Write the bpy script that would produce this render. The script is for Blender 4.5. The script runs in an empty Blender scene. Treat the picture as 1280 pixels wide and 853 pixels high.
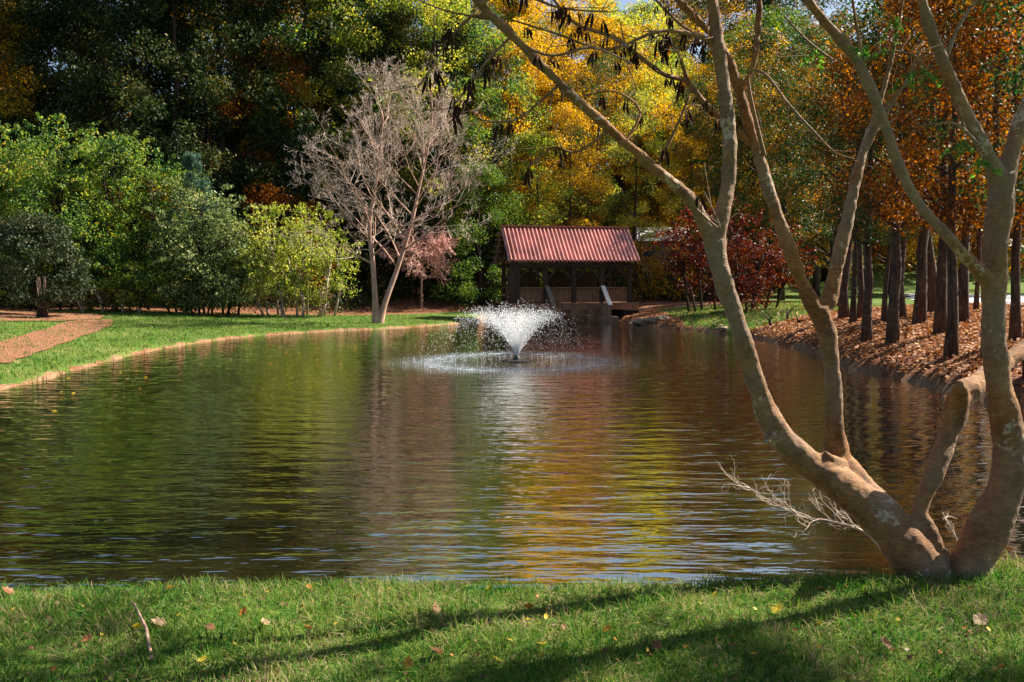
import bpy, math, random
import numpy as np
from mathutils import Vector, Matrix
R = math.radians
rng = np.random.default_rng(7)
random.seed(7)
S = bpy.context.scene
C = S.collection

# ------------------------------------------------------------------ camera, sky, sun, exposure
CAM_Z = 2.2
TH = math.atan(0.0745)
cam = bpy.data.objects.new('camera', bpy.data.cameras.new('camera'))
C.objects.link(cam)
cam.location = (0, 0, CAM_Z)
cam.rotation_euler = (R(90) - TH, 0, 0)
cam.data.lens = 28.125
cam.data.sensor_width = 36
cam.data.clip_end = 2000
cam.data.clip_start = 0.05
S.camera = cam
SUN_AZ, SUN_EL = 24.0, 42.0          # azimuth from +x towards +y, elevation
w = bpy.data.worlds.new('World'); S.world = w; w.use_nodes = True
nt = w.node_tree
sky = nt.nodes.new('ShaderNodeTexSky'); sky.sky_type = 'NISHITA'; sky.sun_disc = False
sky.sun_elevation = R(SUN_EL); sky.sun_rotation = R(90 - SUN_AZ)
sky.dust_density = 1.5
bg = nt.nodes['Background']; bg.inputs[1].default_value = 0.05
nt.links.new(sky.outputs[0], bg.inputs[0])
sl = bpy.data.lights.new('sun', 'SUN'); sl.energy = 5.0; sl.angle = R(0.5); sl.color = (1.0, 0.92, 0.77)
sun = bpy.data.objects.new('sun', sl); C.objects.link(sun)
sd = Vector((math.cos(R(SUN_EL)) * math.cos(R(SUN_AZ)), math.cos(R(SUN_EL)) * math.sin(R(SUN_AZ)), math.sin(R(SUN_EL))))
sun.rotation_euler = (-sd).to_track_quat('-Z', 'Y').to_euler()
sun.location = (20, 10, 30)
S.view_settings.view_transform = 'Standard'
S.view_settings.look = 'None'
S.view_settings.exposure = 1.7
S.view_settings.gamma = 1
S.cycles.max_bounces = 6
S.cycles.diffuse_bounces = 3
S.cycles.glossy_bounces = 3
S.cycles.transmission_bounces = 3
S.cycles.transparent_max_bounces = 4
S.cycles.use_denoising = True
S.cycles.sample_clamp_indirect = 4
S.cycles.caustics_reflective = False
S.cycles.caustics_refractive = False

# ------------------------------------------------------------------ helpers
def ray(px, py):
    cx, cy = (px - 640) / 1000, -(py - 426.5) / 1000
    c, s = math.cos(TH), math.sin(TH)
    return Vector((cx, c + s * cy, c * cy - s))
def at(px, py, d):
    r = ray(px, py)
    return Vector((0, 0, CAM_Z)) + r * (d / r.y)
def smooth(a, b, x):
    t = np.clip((x - a) / (b - a), 0, 1)
    return t * t * (3 - 2 * t)
def tag(o, label=None, cat=None, group=None, kind=None):
    if label: o['label'] = label
    if cat: o['category'] = cat
    if group: o['group'] = group
    if kind: o['kind'] = kind
    return o
def empty(name, loc=(0, 0, 0), rz=0, scale=1):
    o = bpy.data.objects.new(name, None); C.objects.link(o)
    o.location = loc; o.rotation_euler = (0, 0, rz); o.scale = (scale,) * 3
    o.empty_display_size = 0.3
    return o
def np_mesh(name, verts, faces, smooth_shade=False):
    """verts (N,3), faces (M,k) with one k"""
    me = bpy.data.meshes.new(name)
    verts = np.asarray(verts, dtype=np.float32); faces = np.asarray(faces, dtype=np.int32)
    k = faces.shape[1]
    me.vertices.add(len(verts)); me.vertices.foreach_set('co', verts.ravel())
    me.loops.add(faces.size); me.loops.foreach_set('vertex_index', faces.ravel())
    me.polygons.add(len(faces)); me.polygons.foreach_set('loop_start', np.arange(0, faces.size, k, dtype=np.int32))
    me.polygons.foreach_set('loop_total', np.full(len(faces), k, dtype=np.int32))
    if smooth_shade: me.polygons.foreach_set('use_smooth', np.ones(len(faces), dtype=bool))
    me.update(calc_edges=True)
    me.validate()
    return me
def link(name, me, mat=None, parent=None, loc=None):
    o = bpy.data.objects.new(name, me); C.objects.link(o)
    if mat and not me.materials: me.materials.append(mat)
    if parent: o.parent = parent
    if loc is not None: o.location = loc
    return o
class MB:
    def __init__(self): self.v = []; self.f = []
    def box(self, x0, y0, z0, x1, y1, z1, M=None):
        b = len(self.v)
        for p in ((x0,y0,z0),(x1,y0,z0),(x1,y1,z0),(x0,y1,z0),(x0,y0,z1),(x1,y0,z1),(x1,y1,z1),(x0,y1,z1)):
            p = Vector(p)
            self.v.append(tuple(M @ p if M else p))
        for q in ((0,3,2,1),(4,5,6,7),(0,1,5,4),(1,2,6,5),(2,3,7,6),(3,0,4,7)):
            self.f.append(tuple(b + i for i in q))
    def beam(self, a, b, w, h):
        a, b = Vector(a), Vector(b); d = b - a; L = d.length
        q = d.to_track_quat('X', 'Z').to_matrix().to_4x4()
        self.box(0, -w/2, -h/2, L, w/2, h/2, Matrix.Translation(a) @ q)
    def tube(self, pts, rad, n=6, cap=True, jit=0.0):
        pts = [Vector(p) for p in pts]; b = len(self.v); m = len(pts)
        up = None
        for i, p in enumerate(pts):
            t = (pts[min(i+1, m-1)] - pts[max(i-1, 0)])
            if t.length < 1e-9: t = Vector((0,0,1))
            t.normalize()
            if up is None:
                up = Vector((1,0,0)) if abs(t.x) < 0.8 else Vector((0,1,0))
            u = (up - t * up.dot(t)).normalized(); up = u; v = t.cross(u)
            for k in range(n):
                a = 2 * math.pi * k / n
                r = rad[i] * (1 + (random.uniform(-jit, jit) if jit else 0))
                self.v.append(tuple(p + (u * math.cos(a) + v * math.sin(a)) * r))
        for i in range(m - 1):
            for k in range(n):
                self.f.append((b+i*n+k, b+i*n+(k+1)%n, b+(i+1)*n+(k+1)%n, b+(i+1)*n+k))
        if cap:
            self.f.append(tuple(b + k for k in reversed(range(n))))
            self.f.append(tuple(b + (m-1)*n + k for k in range(n)))
    def build(self, name, mat, parent=None, smooth_shade=False):
        me = bpy.data.meshes.new(name); me.from_pydata(self.v, [], self.f)
        if smooth_shade: me.polygons.foreach_set('use_smooth', [True] * len(me.polygons))
        me.update()
        return link(name, me, mat, parent)
def spline(pts, k=4):
    """Catmull-Rom through rows of floats"""
    P = np.array(pts, float); out = []
    for i in range(len(P) - 1):
        p0, p1, p2, p3 = P[max(i-1,0)], P[i], P[i+1], P[min(i+2, len(P)-1)]
        for j in range(k):
            t = j / k
            out.append(0.5*((2*p1)+(-p0+p2)*t+(2*p0-5*p1+4*p2-p3)*t*t+(-p0+3*p1-3*p2+p3)*t**3))
    out.append(P[-1]); return np.array(out)

# ------------------------------------------------------------------ materials
def newmat(name):
    m = bpy.data.materials.new(name); m.use_nodes = True
    return m, m.node_tree, m.node_tree.nodes['Principled BSDF'], m.node_tree.nodes['Material Output']
def N(nt, t, **kw):
    n = nt.nodes.new(t)
    for k, v in kw.items():
        if k.startswith('i_'): n.inputs[k[2:].replace('_', ' ')].default_value = v
        else: setattr(n, k, v)
    return n
def ramp(nt, stops, interp='LINEAR'):
    n = nt.nodes.new('ShaderNodeValToRGB'); cr = n.color_ramp; cr.interpolation = interp
    while len(cr.elements) < len(stops): cr.elements.new(0.5)
    for e, (p, c) in zip(cr.elements, stops):
        e.position = p; e.color = (*c, 1) if len(c) == 3 else c
    return n
def noise(nt, scale, detail=4, rough=0.55, vec=None, out=0):
    n = N(nt, 'ShaderNodeTexNoise'); n.inputs['Scale'].default_value = scale
    n.inputs['Detail'].default_value = detail; n.inputs['Roughness'].default_value = rough
    if vec is not None: nt.links.new(vec, n.inputs['Vector'])
    return n.outputs[out]
def mixc(nt, fac, a, b, mode='MIX'):
    n = N(nt, 'ShaderNodeMix', data_type='RGBA', blend_type=mode)
    for s, v in ((0, fac), (6, a), (7, b)):
        if hasattr(v, 'links'): nt.links.new(v, n.inputs[s])
        else: n.inputs[s].default_value = v if s == 0 else ((*v, 1) if len(v) == 3 else v)
    return n.outputs[2]
def mth(nt, op, a, b=None, clamp=False):
    n = N(nt, 'ShaderNodeMath', operation=op, use_clamp=clamp)
    for s, v in ((0, a), (1, b)):
        if v is None: continue
        if hasattr(v, 'links'): nt.links.new(v, n.inputs[s])
        else: n.inputs[s].default_value = v
    return n.outputs[0]
def bump(nt, h, bsdf, dist=0.02, strength=0.6):
    b = N(nt, 'ShaderNodeBump'); b.inputs['Strength'].default_value = strength; b.inputs['Distance'].default_value = dist
    nt.links.new(h, b.inputs['Height']); nt.links.new(b.outputs[0], bsdf.inputs['Normal']); return b

def leaf_mat(name, cols, transl=0.45, clump=0.35, rough=0.5, spec=0.18):
    """each leaf (mesh island) takes its own colour from the ramp; clumps and trees drift in tone"""
    m, nt, p, out = newmat(name)
    g = N(nt, 'ShaderNodeNewGeometry'); oi = N(nt, 'ShaderNodeObjectInfo'); tc = N(nt, 'ShaderNodeTexCoord')
    nz = noise(nt, clump, 3, 0.6, tc.outputs['Object'])
    nz = mth(nt, 'MULTIPLY', mth(nt, 'SUBTRACT', nz, 0.5), 1.6)
    r = mth(nt, 'MULTIPLY', mth(nt, 'SUBTRACT', g.outputs['Random Per Island'], 0.5), 0.75)
    o = mth(nt, 'MULTIPLY', mth(nt, 'SUBTRACT', oi.outputs['Random'], 0.5), 0.25)
    f = mth(nt, 'ADD', mth(nt, 'ADD', mth(nt, 'ADD', nz, r), o), 0.5, True)
    rp = ramp(nt, [(i / (len(cols) - 1), c) for i, c in enumerate(cols)]); nt.links.new(f, rp.inputs[0])
    nt.links.new(rp.outputs[0], p.inputs['Base Color'])
    p.inputs['Roughness'].default_value = rough; p.inputs['Specular IOR Level'].default_value = spec
    t = N(nt, 'ShaderNodeBsdfTranslucent')
    hs = N(nt, 'ShaderNodeHueSaturation'); hs.inputs['Saturation'].default_value = 1.15; hs.inputs['Value'].default_value = 1.25
    nt.links.new(rp.outputs[0], hs.inputs['Color']); nt.links.new(hs.outputs[0], t.inputs[0])
    mx = N(nt, 'ShaderNodeMixShader'); mx.inputs[0].default_value = transl
    nt.links.new(p.outputs[0], mx.inputs[1]); nt.links.new(t.outputs[0], mx.inputs[2]); nt.links.new(mx.outputs[0], out.inputs[0])
    return m
def bark_mat(name, a, b, scale=6, stretch=0.25, bd=0.02, c=None):
    m, nt, p, out = newmat(name)
    tc = N(nt, 'ShaderNodeTexCoord'); mp = N(nt, 'ShaderNodeMapping'); mp.inputs['Scale'].default_value = (1, 1, stretch)
    nt.links.new(tc.outputs['Object'], mp.inputs[0])
    n1 = noise(nt, scale, 6, 0.65, mp.outputs[0]); n2 = noise(nt, scale * 0.35, 3, 0.5, tc.outputs['Object'])
    rp = ramp(nt, [(0.3, a), (0.7, b)]); nt.links.new(n1, rp.inputs[0]); col = rp.outputs[0]
    if c:
        r2 = ramp(nt, [(0.56, (0, 0, 0)), (0.66, (1, 1, 1))]); nt.links.new(n2, r2.inputs[0])
        col = mixc(nt, r2.outputs[0], col, c)
    nt.links.new(col, p.inputs['Base Color']); p.inputs['Roughness'].default_value = 0.85
    p.inputs['Specular IOR Level'].default_value = 0.2
    bump(nt, n1, p, bd, 0.7)
    return m
def plain(name, col, rough=0.7, metallic=0, var=0.25, scale=3, bd=0.004, streak=(1,1,1), spec=0.3):
    m, nt, p, out = newmat(name)
    tc = N(nt, 'ShaderNodeTexCoord'); mp = N(nt, 'ShaderNodeMapping'); mp.inputs['Scale'].default_value = streak
    nt.links.new(tc.outputs['Object'], mp.inputs[0])
    n1 = noise(nt, scale, 6, 0.6, mp.outputs[0])
    a = tuple(c * (1 - var) for c in col); b = tuple(min(1, c * (1 + var)) for c in col)
    rp = ramp(nt, [(0.3, a), (0.7, b)]); nt.links.new(n1, rp.inputs[0])
    nt.links.new(rp.outputs[0], p.inputs['Base Color']); p.inputs['Roughness'].default_value = rough
    p.inputs['Metallic'].default_value = metallic; p.inputs['Specular IOR Level'].default_value = spec
    if bd: bump(nt, n1, p, bd, 0.5)
    return m

M = {}
M['lf_dark'] = leaf_mat('dark evergreen leaves', [(.006,.014,.005), (.014,.03,.009), (.026,.045,.012), (.05,.07,.017), (.17,.13,.03)], 0.2, .3, .6, .12)
M['lf_mid'] = leaf_mat('mid green leaves', [(.015,.035,.012), (.04,.09,.02), (.10,.17,.03), (.20,.24,.04)], 0.4)
M['lf_vine'] = leaf_mat('vine leaves', [(.012,.035,.014), (.05,.115,.028), (.16,.27,.05), (.36,.38,.06), (.48,.34,.07)], 0.42, 0.55, .55, .2)
M['lf_yellow'] = leaf_mat('yellow leaves', [(.12,.10,.02), (.34,.22,.03), (.60,.34,.05), (.72,.47,.12)], 0.55)
M['lf_lime'] = leaf_mat('yellow green leaves', [(.06,.12,.025), (.19,.25,.045), (.38,.38,.07), (.62,.46,.10)], 0.55)
M['lf_gold'] = leaf_mat('gold brown leaves', [(.09,.055,.012), (.26,.15,.02), (.50,.28,.03), (.66,.44,.05)], 0.55)
M['lf_orange'] = leaf_mat('orange leaves', [(.05,.03,.012), (.18,.06,.012), (.36,.115,.018), (.46,.21,.03)], 0.5)
M['lf_dusk'] = leaf_mat('green turning orange leaves', [(.010,.032,.014), (.016,.055,.02), (.028,.075,.022), (.045,.085,.02), (.09,.09,.02), (.26,.10,.016), (.42,.17,.022)], 0.38, 0.38)
M['lf_red'] = leaf_mat('dark red leaves', [(.02,.005,.005), (.065,.012,.010), (.12,.022,.014), (.20,.06,.02)], 0.35)
M['lf_highlit'] = leaf_mat('shrub leaves with painted highlights', [(.012,.03,.014), (.035,.07,.025), (.12,.17,.05), (.30,.34,.13), (.48,.48,.24)], 0.42, .6, .5, .25)  # pale end of the ramp imitates whitish highlights on the foliage
M['lf_brown'] = leaf_mat('dry brown leaves', [(.07,.035,.02), (.16,.09,.05), (.24,.15,.08)], 0.3)
M['lf_pale'] = leaf_mat('pale yellow green shrub leaves', [(.07,.11,.03), (.24,.30,.05), (.50,.50,.10), (.64,.56,.22)], 0.5, 0.7)
M['bark_dark'] = bark_mat('dark furrowed bark', (.02,.013,.009), (.07,.045,.03), 7, .2, .05)
M['bark_red'] = bark_mat('red brown bark', (.016,.010,.007), (.13,.078,.055), 14, .12, .06, (.12,.095,.07))
M['bark_pale'] = bark_mat('pale pinkish bark', (.26,.14,.10), (.52,.34,.26), 5, .4, .02)
def near_bark():
    m, nt, p, out = newmat('smooth tan bark')
    tc = N(nt, 'ShaderNodeTexCoord'); o = tc.outputs['Object']
    def mp(sc):
        n = N(nt, 'ShaderNodeMapping'); n.inputs['Scale'].default_value = sc; nt.links.new(o, n.inputs[0]); return n.outputs[0]
    a = noise(nt, 7, 7, .72, mp((1,1,.7))); b = noise(nt, 22, 6, .75, mp((1,1,3.0))); c = noise(nt, 3.2, 4, .6, o); d = noise(nt, 34, 3, .6, o); g = noise(nt, 1.5, 2, .5, o)
    f = mth(nt, 'ADD', mth(nt, 'MULTIPLY', a, .6), mth(nt, 'MULTIPLY', b, .4))
    r1 = ramp(nt, [(.34, (.06,.024,.010)), (.47, (.20,.085,.028)), (.60, (.36,.175,.065)), (.70, (.44,.25,.12))]); nt.links.new(f, r1.inputs[0])
    gr = ramp(nt, [(.40, (0,0,0)), (.60, (1,1,1))]); nt.links.new(g, gr.inputs[0])
    col = mixc(nt, mth(nt, 'MULTIPLY', gr.outputs[0], .65), r1.outputs[0], mixc(nt, f, (.075,.055,.042), (.40,.31,.23)))
    li = ramp(nt, [(.57, (0,0,0)), (.61, (1,1,1))]); nt.links.new(mth(nt, 'ADD', mth(nt, 'MULTIPLY', c, .62), mth(nt, 'MULTIPLY', d, .38)), li.inputs[0])
    col = mixc(nt, mth(nt, 'MULTIPLY', li.outputs[0], .8), col, (.50,.40,.30))
    nt.links.new(col, p.inputs['Base Color']); p.inputs['Roughness'].default_value = .8; p.inputs['Specular IOR Level'].default_value = .25
    bump(nt, mth(nt, 'ADD', mth(nt, 'MULTIPLY', a, .6), mth(nt, 'MULTIPLY', b, .5)), p, .03, .9)
    return m
M['bark_near'] = near_bark()
M['twig'] = bark_mat('fine twigs', (.40,.29,.23), (.64,.52,.44), 3, 1, 0)
M['twig_pink'] = bark_mat('pinkish twigs', (.55,.27,.22), (.80,.52,.45), 3, 1, 0)
M['twig_grey'] = bark_mat('weathered grey twigs', (.28,.20,.15), (.55,.45,.37), 12, 1, 0.002)
M['pod'] = plain('dried seed pods', (.030,.011,.006), 0.8, var=.5, scale=20, spec=.1)
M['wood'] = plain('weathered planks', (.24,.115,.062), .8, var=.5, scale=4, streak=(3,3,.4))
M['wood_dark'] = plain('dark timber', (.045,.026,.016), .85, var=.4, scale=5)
M['wood_grey'] = plain('grey timber', (.15,.125,.105), .8, var=.35, scale=6, streak=(3,3,.5))
M['wood_white'] = plain('whitened board', (.72,.68,.62), .7, var=.12, scale=6)
M['shingle'] = plain('grey shingle', (.17,.14,.12), .9, var=.3, scale=6)
M['roof'] = plain('faded red metal roofing', (.50,.215,.18), .38, var=.34, scale=1.4, bd=0, streak=(1,.3,1), spec=.6)
M['rust'] = plain('red flashing', (.36,.10,.08), .5, var=.2, scale=3)
M['stone'] = plain('pond stone', (.24,.17,.12), .9, var=.45, scale=5, bd=.03)
M['pier'] = plain('pier block', (.22,.14,.09), .9, var=.35, scale=4, bd=.02)
M['black'] = plain('black plastic', (.02,.018,.018), .45, var=.2)
M['white'] = plain('white siding', (.78,.77,.74), .7, var=.06)
M['siding'] = plain('brown siding', (.20,.14,.10), .8, var=.2)
M['glass'] = plain('window glass', (.03,.04,.05), .1, var=.1, bd=0)
M['asphalt'] = plain('pale worn asphalt', (.42,.43,.46), .9, var=.12, scale=6, bd=.004)

nt_ = M['roof'].node_tree; p_ = nt_.nodes['Principled BSDF']; src = p_.inputs['Base Color'].links[0].from_socket
tc_ = N(nt_, 'ShaderNodeTexCoord'); mp_ = N(nt_, 'ShaderNodeMapping'); mp_.inputs['Scale'].default_value = (5, .5, .5); nt_.links.new(tc_.outputs['Object'], mp_.inputs[0])
st_ = ramp(nt_, [(.50, (0,0,0)), (.72, (1,1,1))]); nt_.links.new(noise(nt_, 1.6, 5, .7, mp_.outputs[0]), st_.inputs[0])
nt_.links.new(mixc(nt_, mth(nt_, 'MULTIPLY', st_.outputs[0], .7), src, (.20, .075, .045)), p_.inputs['Base Color'])
def drop_mat():
    m, nt, p, out = newmat('spray drops')
    p.inputs['Base Color'].default_value = (.92, .93, .95, 1); p.inputs['Roughness'].default_value = .25
    t = N(nt, 'ShaderNodeBsdfTranslucent'); t.inputs[0].default_value = (.95, .96, .98, 1)
    mx = N(nt, 'ShaderNodeMixShader'); mx.inputs[0].default_value = .5
    nt.links.new(p.outputs[0], mx.inputs[1]); nt.links.new(t.outputs[0], mx.inputs[2]); nt.links.new(mx.outputs[0], out.inputs[0])
    return m
M['drop'] = drop_mat()
def grass_mat(name, cols):
    m = leaf_mat(name, cols, .35, 1.6, .85, .06); return m
M['grass'] = grass_mat('grass blades', [(.012,.045,.012), (.025,.095,.02), (.055,.16,.024), (.12,.23,.035), (.21,.22,.06), (.40,.31,.18)])
M['litter'] = leaf_mat('fallen leaf litter', [(.08,.026,.012), (.24,.085,.035), (.38,.17,.07), (.50,.30,.15), (.32,.13,.06)], .15, 1.2, .7, .2)
def leafcol(name, c):
    m, nt, p, out = newmat(name)
    tc = N(nt, 'ShaderNodeTexCoord'); nz = noise(nt, 30, 5, .6, tc.outputs['Object'])
    rp = ramp(nt, [(.3, tuple(x*.55 for x in c)), (.6, c)]); nt.links.new(nz, rp.inputs[0])
    nt.links.new(rp.outputs[0], p.inputs['Base Color']); p.inputs['Roughness'].default_value = .6
    t = N(nt, 'ShaderNodeBsdfTranslucent'); nt.links.new(rp.outputs[0], t.inputs[0])
    mx = N(nt, 'ShaderNodeMixShader'); mx.inputs[0].default_value = .35
    nt.links.new(p.outputs[0], mx.inputs[1]); nt.links.new(t.outputs[0], mx.inputs[2]); nt.links.new(mx.outputs[0], out.inputs[0])
    return m
M['fl_orange'] = leafcol('orange fallen leaf', (.62,.22,.02)); M['fl_yellow'] = leafcol('yellow fallen leaf', (.75,.50,.03))
M['fl_brown'] = leafcol('brown fallen leaf', (.26,.10,.03)); M['fl_tan'] = leafcol('tan fallen leaf', (.46,.30,.16))

# ------------------------------------------------------------------ terrain
POND = [(-17,6.2),(-11,5.2),(-6,4.98),(-3,5.02),(0,5.05),(2,5.12),(6,5.35),(12,5.2),(19,6.5),(17.5,10),(12.5,11.8),(8.9,13.9),(8.7,15.9),(8.7,18.6),
        (8.5,20.2),(9.2,24),(9.35,29),(8.9,33.6),(7.6,36.9),(6.6,39.6),(6.0,42.5),(5.9,46),(5.5,51.5),(2,53),(-1.2,50),(-1.9,46.5),(-1.7,44),(-2.3,42.5),
        (-3.3,40.6),(-5.0,38.2),(-6.3,36.7),(-8.4,35),(-10.7,31.4),(-11.4,25.6),(-10.8,19.8),(-10.5,16.3),(-12.8,12.5),(-17,9.5)]
def closed(P, k=5):
    P = np.array(P, float); n = len(P); out = []
    for i in range(n):
        p0, p1, p2, p3 = P[(i-1)%n], P[i], P[(i+1)%n], P[(i+2)%n]
        for j in range(k):
            t = j / k
            out.append(0.5*((2*p1)+(-p0+p2)*t+(2*p0-5*p1+4*p2-p3)*t*t+(-p0+3*p1-3*p2+p3)*t**3))
    return np.array(out)
PP = closed(POND)
def sdist(x, y):
    """signed distance to the pond edge, positive on land"""
    x = np.asarray(x, float); y = np.asarray(y, float); shp = x.shape
    x = x.ravel(); y = y.ravel(); best = np.full(x.shape, 1e9); ins = np.zeros(x.shape, bool)
    n = len(PP)
    for i in range(n):
        ax, ay = PP[i]; bx, by = PP[(i+1) % n]; dx, dy = bx-ax, by-ay
        t = np.clip(((x-ax)*dx + (y-ay)*dy) / (dx*dx+dy*dy+1e-12), 0, 1)
        best = np.minimum(best, np.hypot(x-ax-t*dx, y-ay-t*dy))
        c = ((ay > y) != (by > y)) & (x < (bx-ax)*(y-ay)/(by-ay+1e-12) + ax)
        ins ^= c
    return np.where(ins, -best, best).reshape(shp)
def vnoise(x, y, s, seed=0):
    return (np.sin(x*s*1.0+seed) * np.cos(y*s*1.3+seed*2.1) + .5*np.sin(x*s*2.3+y*s*1.7+seed*.7) + .25*np.cos(x*s*4.1-y*s*3.7+seed*1.3)) / 1.75
def height(x, y):
    x = np.asarray(x, float); y = np.asarray(y, float)
    s = sdist(x, y) + .13*vnoise(x, y, 1.9, 2)*smooth(7, 12, y) + .07*vnoise(x, y, 6.1, 5)*smooth(8, 13, y)
    sp = np.maximum(s, 0)
    left = .10*smooth(0, .35, sp) + .038*np.minimum(sp, 16)
    right = .16*smooth(0, .4, sp) + 1.22*(1-np.exp(-sp/3.0))
    back = .12*smooth(0, .4, sp) + .85*(1-np.exp(-sp/3.5))
    wr = smooth(4, 8, x)
    wb = smooth(30, 40, y) * smooth(3, 6, x)
    z = left*(1-wr) + right*wr
    z = z*(1-wb) + (back*.9+.1*right)*wb
    near = .40*smooth(-.02, .50, sp) + .02*np.minimum(sp, 6) + .11*smooth(1.5, 3.6, x) + .03*vnoise(x, y, 2.2, 1)
    near = near*smooth(-.05,.3,sp)
    wn = 1 - smooth(6, 9.5, y)
    z = z*(1-wn) + near*wn
    z += 9*smooth(62, 125, y - 10*smooth(15, 25, x)) * smooth(60, 10, np.abs(x-5)) + 6*smooth(58, 120, y - 10*smooth(15, 25, x)) + 2.5*smooth(45, 70, y)*(1-smooth(2, 14, x))
    z += .05*vnoise(x, y, .6, 4)*smooth(1, 5, sp)
    dep = np.where(s < 0, -.15 - np.minimum(-s*.35, 1.4), z)
    return dep
def H(x, y): return float(height(np.array([x]), np.array([y]))[0])
def hit(px, py):
    """first point of the ground under a view line"""
    r = ray(px, py); d = np.arange(2.5, 140, .05)
    x = r.x/r.y*d; z = CAM_Z + r.z/r.y*d
    h = height(x, d); k = np.argmax(h >= z)
    if h[k] < z[k]: k = len(d)-1
    return Vector((x[k], d[k], h[k]))
def axis(segs):
    out = [np.arange(a, b, st) for a, b, st in segs]; return np.concatenate(out)
xs = axis([(-400,-60,20), (-60,-26,1.2), (-26,-13,.5), (-13,-5,.25), (-5,5,.12), (5,16,.22), (16,30,.6), (30,60,1.5), (60,401,20)])
ys = axis([(-60,-4,4), (-4,2,.5), (2,6,.07), (6,12,.4), (12,48,.24), (48,62,.6), (62,130,2), (130,600,20)])
X, Y = np.meshgrid(xs, ys); Z = height(X, Y)
nx, ny = len(xs), len(ys)
V = np.stack([X.ravel(), Y.ravel(), Z.ravel()], 1)
idx = np.arange(nx*ny).reshape(ny, nx)
F = np.stack([idx[:-1,:-1].ravel(), idx[:-1,1:].ravel(), idx[1:,1:].ravel(), idx[1:,:-1].ravel()], 1)
gme = np_mesh('ground', V, F, True)
def lawn_w(x, y):
    """1 where lawn grows, 0 on litter and forest floor"""
    s = sdist(x, y)
    l = 1 - smooth(6, 9, x)
    edge = np.interp(x, [-60,-30,-18,-10,-3,0,4], [42,42,42.5,43.2,49.5,49,48])
    l = l * (1 - smooth(edge-.6, edge+.6, y))
    l = l * (1 - smooth(2.2, 3.2, x)*smooth(8, 11, y))
    # sunny lawn right of the bridge
    r = smooth(7.6, 8.6, x + .15*vnoise(x, y, 1.3, 3)) * smooth(30.5, 32.5, y - .12*(x-9)) * (1-smooth(42+.25*x, 46+.25*x, y))
    r2 = smooth(15, 18, x)*smooth(20, 60, y)*.9
    near = 1 - smooth(6.0, 7.0, y)
    g = np.maximum(np.maximum(l, r), np.maximum(r2, near))
    return g * smooth(.0, .30, s + .12*vnoise(x, y, 3.1, 5) + (.5*near)), s
LW, SD = lawn_w(V[:,0], V[:,1])
at_ = gme.attributes.new('lawn', 'FLOAT', 'POINT'); at_.data.foreach_set('value', LW.astype(np.float32))
at2 = gme.attributes.new('shore', 'FLOAT', 'POINT'); at2.data.foreach_set('value', np.clip(SD, -2, 5).astype(np.float32))
def ground_mat():
    m, nt, p, out = newmat('ground cover')
    tc = N(nt, 'ShaderNodeTexCoord')
    a = N(nt, 'ShaderNodeAttribute', attribute_name='lawn')
    b = N(nt, 'ShaderNodeAttribute', attribute_name='shore')
    n1 = noise(nt, 1.1, 6, .65, tc.outputs['Object']); n2 = noise(nt, 14, 5, .7, tc.outputs['Object']); n3 = noise(nt, .35, 3, .5, tc.outputs['Object'])
    g = ramp(nt, [(.3, (.035,.065,.014)), (.5, (.075,.125,.02)), (.72, (.16,.17,.045))]); nt.links.new(mth(nt, 'ADD', mth(nt, 'MULTIPLY', n2, .5), mth(nt, 'MULTIPLY', n3, .5)), g.inputs[0])
    l = ramp(nt, [(.3, (.06,.026,.014)), (.5, (.18,.075,.04)), (.68, (.32,.17,.09))]); nt.links.new(n2, l.inputs[0])
    so = ramp(nt, [(.3, (.13,.065,.035)), (.65, (.34,.21,.12))]); nt.links.new(n2, so.inputs[0])
    shf = N(nt, 'ShaderNodeMapRange'); shf.inputs[1].default_value = .22; shf.inputs[2].default_value = .02
    nt.links.new(mth(nt, 'ADD', b.outputs['Fac'], mth(nt, 'MULTIPLY', mth(nt, 'SUBTRACT', n1, .5), .8)), shf.inputs[0])
    f = mth(nt, 'ADD', a.outputs['Fac'], mth(nt, 'MULTIPLY', mth(nt, 'SUBTRACT', n1, .5), .7))
    fr = ramp(nt, [(.42, (0,0,0)), (.58, (1,1,1))]); nt.links.new(f, fr.inputs[0])
    c = mixc(nt, fr.outputs[0], l.outputs[0], g.outputs[0])
    c = mixc(nt, shf.outputs[0], c, so.outputs[0])
    nt.links.new(c, p.inputs['Base Color']); p.inputs['Roughness'].default_value = .95; p.inputs['Specular IOR Level'].default_value = .1
    bump(nt, n2, p, .06, .8)
    return m
tag(link('ground', gme, ground_mat()), kind='structure')

def ribbon(name, pts, widths, lift, mat, k=6, across=6, flat=None):
    P = spline(pts, k); W = np.interp(np.linspace(0, 1, len(P)), np.linspace(0, 1, len(widths)), widths)
    v = []; f = []
    for i, p in enumerate(P):
        t = P[min(i+1, len(P)-1)] - P[max(i-1, 0)]; n = np.array([-t[1], t[0]]); n = n/np.hypot(*n)
        for j in range(across+1):
            q = p[:2] + n * W[i] * (j/across - .5) * (1 + .06*math.sin(i*1.7+j))
            v.append((q[0], q[1], H(q[0], q[1]) + lift))
    for i in range(len(P)-1):
        for j in range(across):
            a = i*(across+1)+j; f.append((a, a+1, a+across+2, a+across+1))
    return link(name, np_mesh(name, v, f, True), mat)
def mulch_mat():
    m, nt, p, out = newmat('mulch')
    tc = N(nt, 'ShaderNodeTexCoord'); n2 = noise(nt, 9, 6, .75, tc.outputs['Object'])
    l = ramp(nt, [(.3, (.12,.055,.035)), (.5, (.24,.105,.06)), (.7, (.36,.19,.12))]); nt.links.new(n2, l.inputs[0])
    nt.links.new(l.outputs[0], p.inputs['Base Color']); p.inputs['Roughness'].default_value = 1; p.inputs['Specular IOR Level'].default_value = .1
    bump(nt, n2, p, .08, .9); return m
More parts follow.
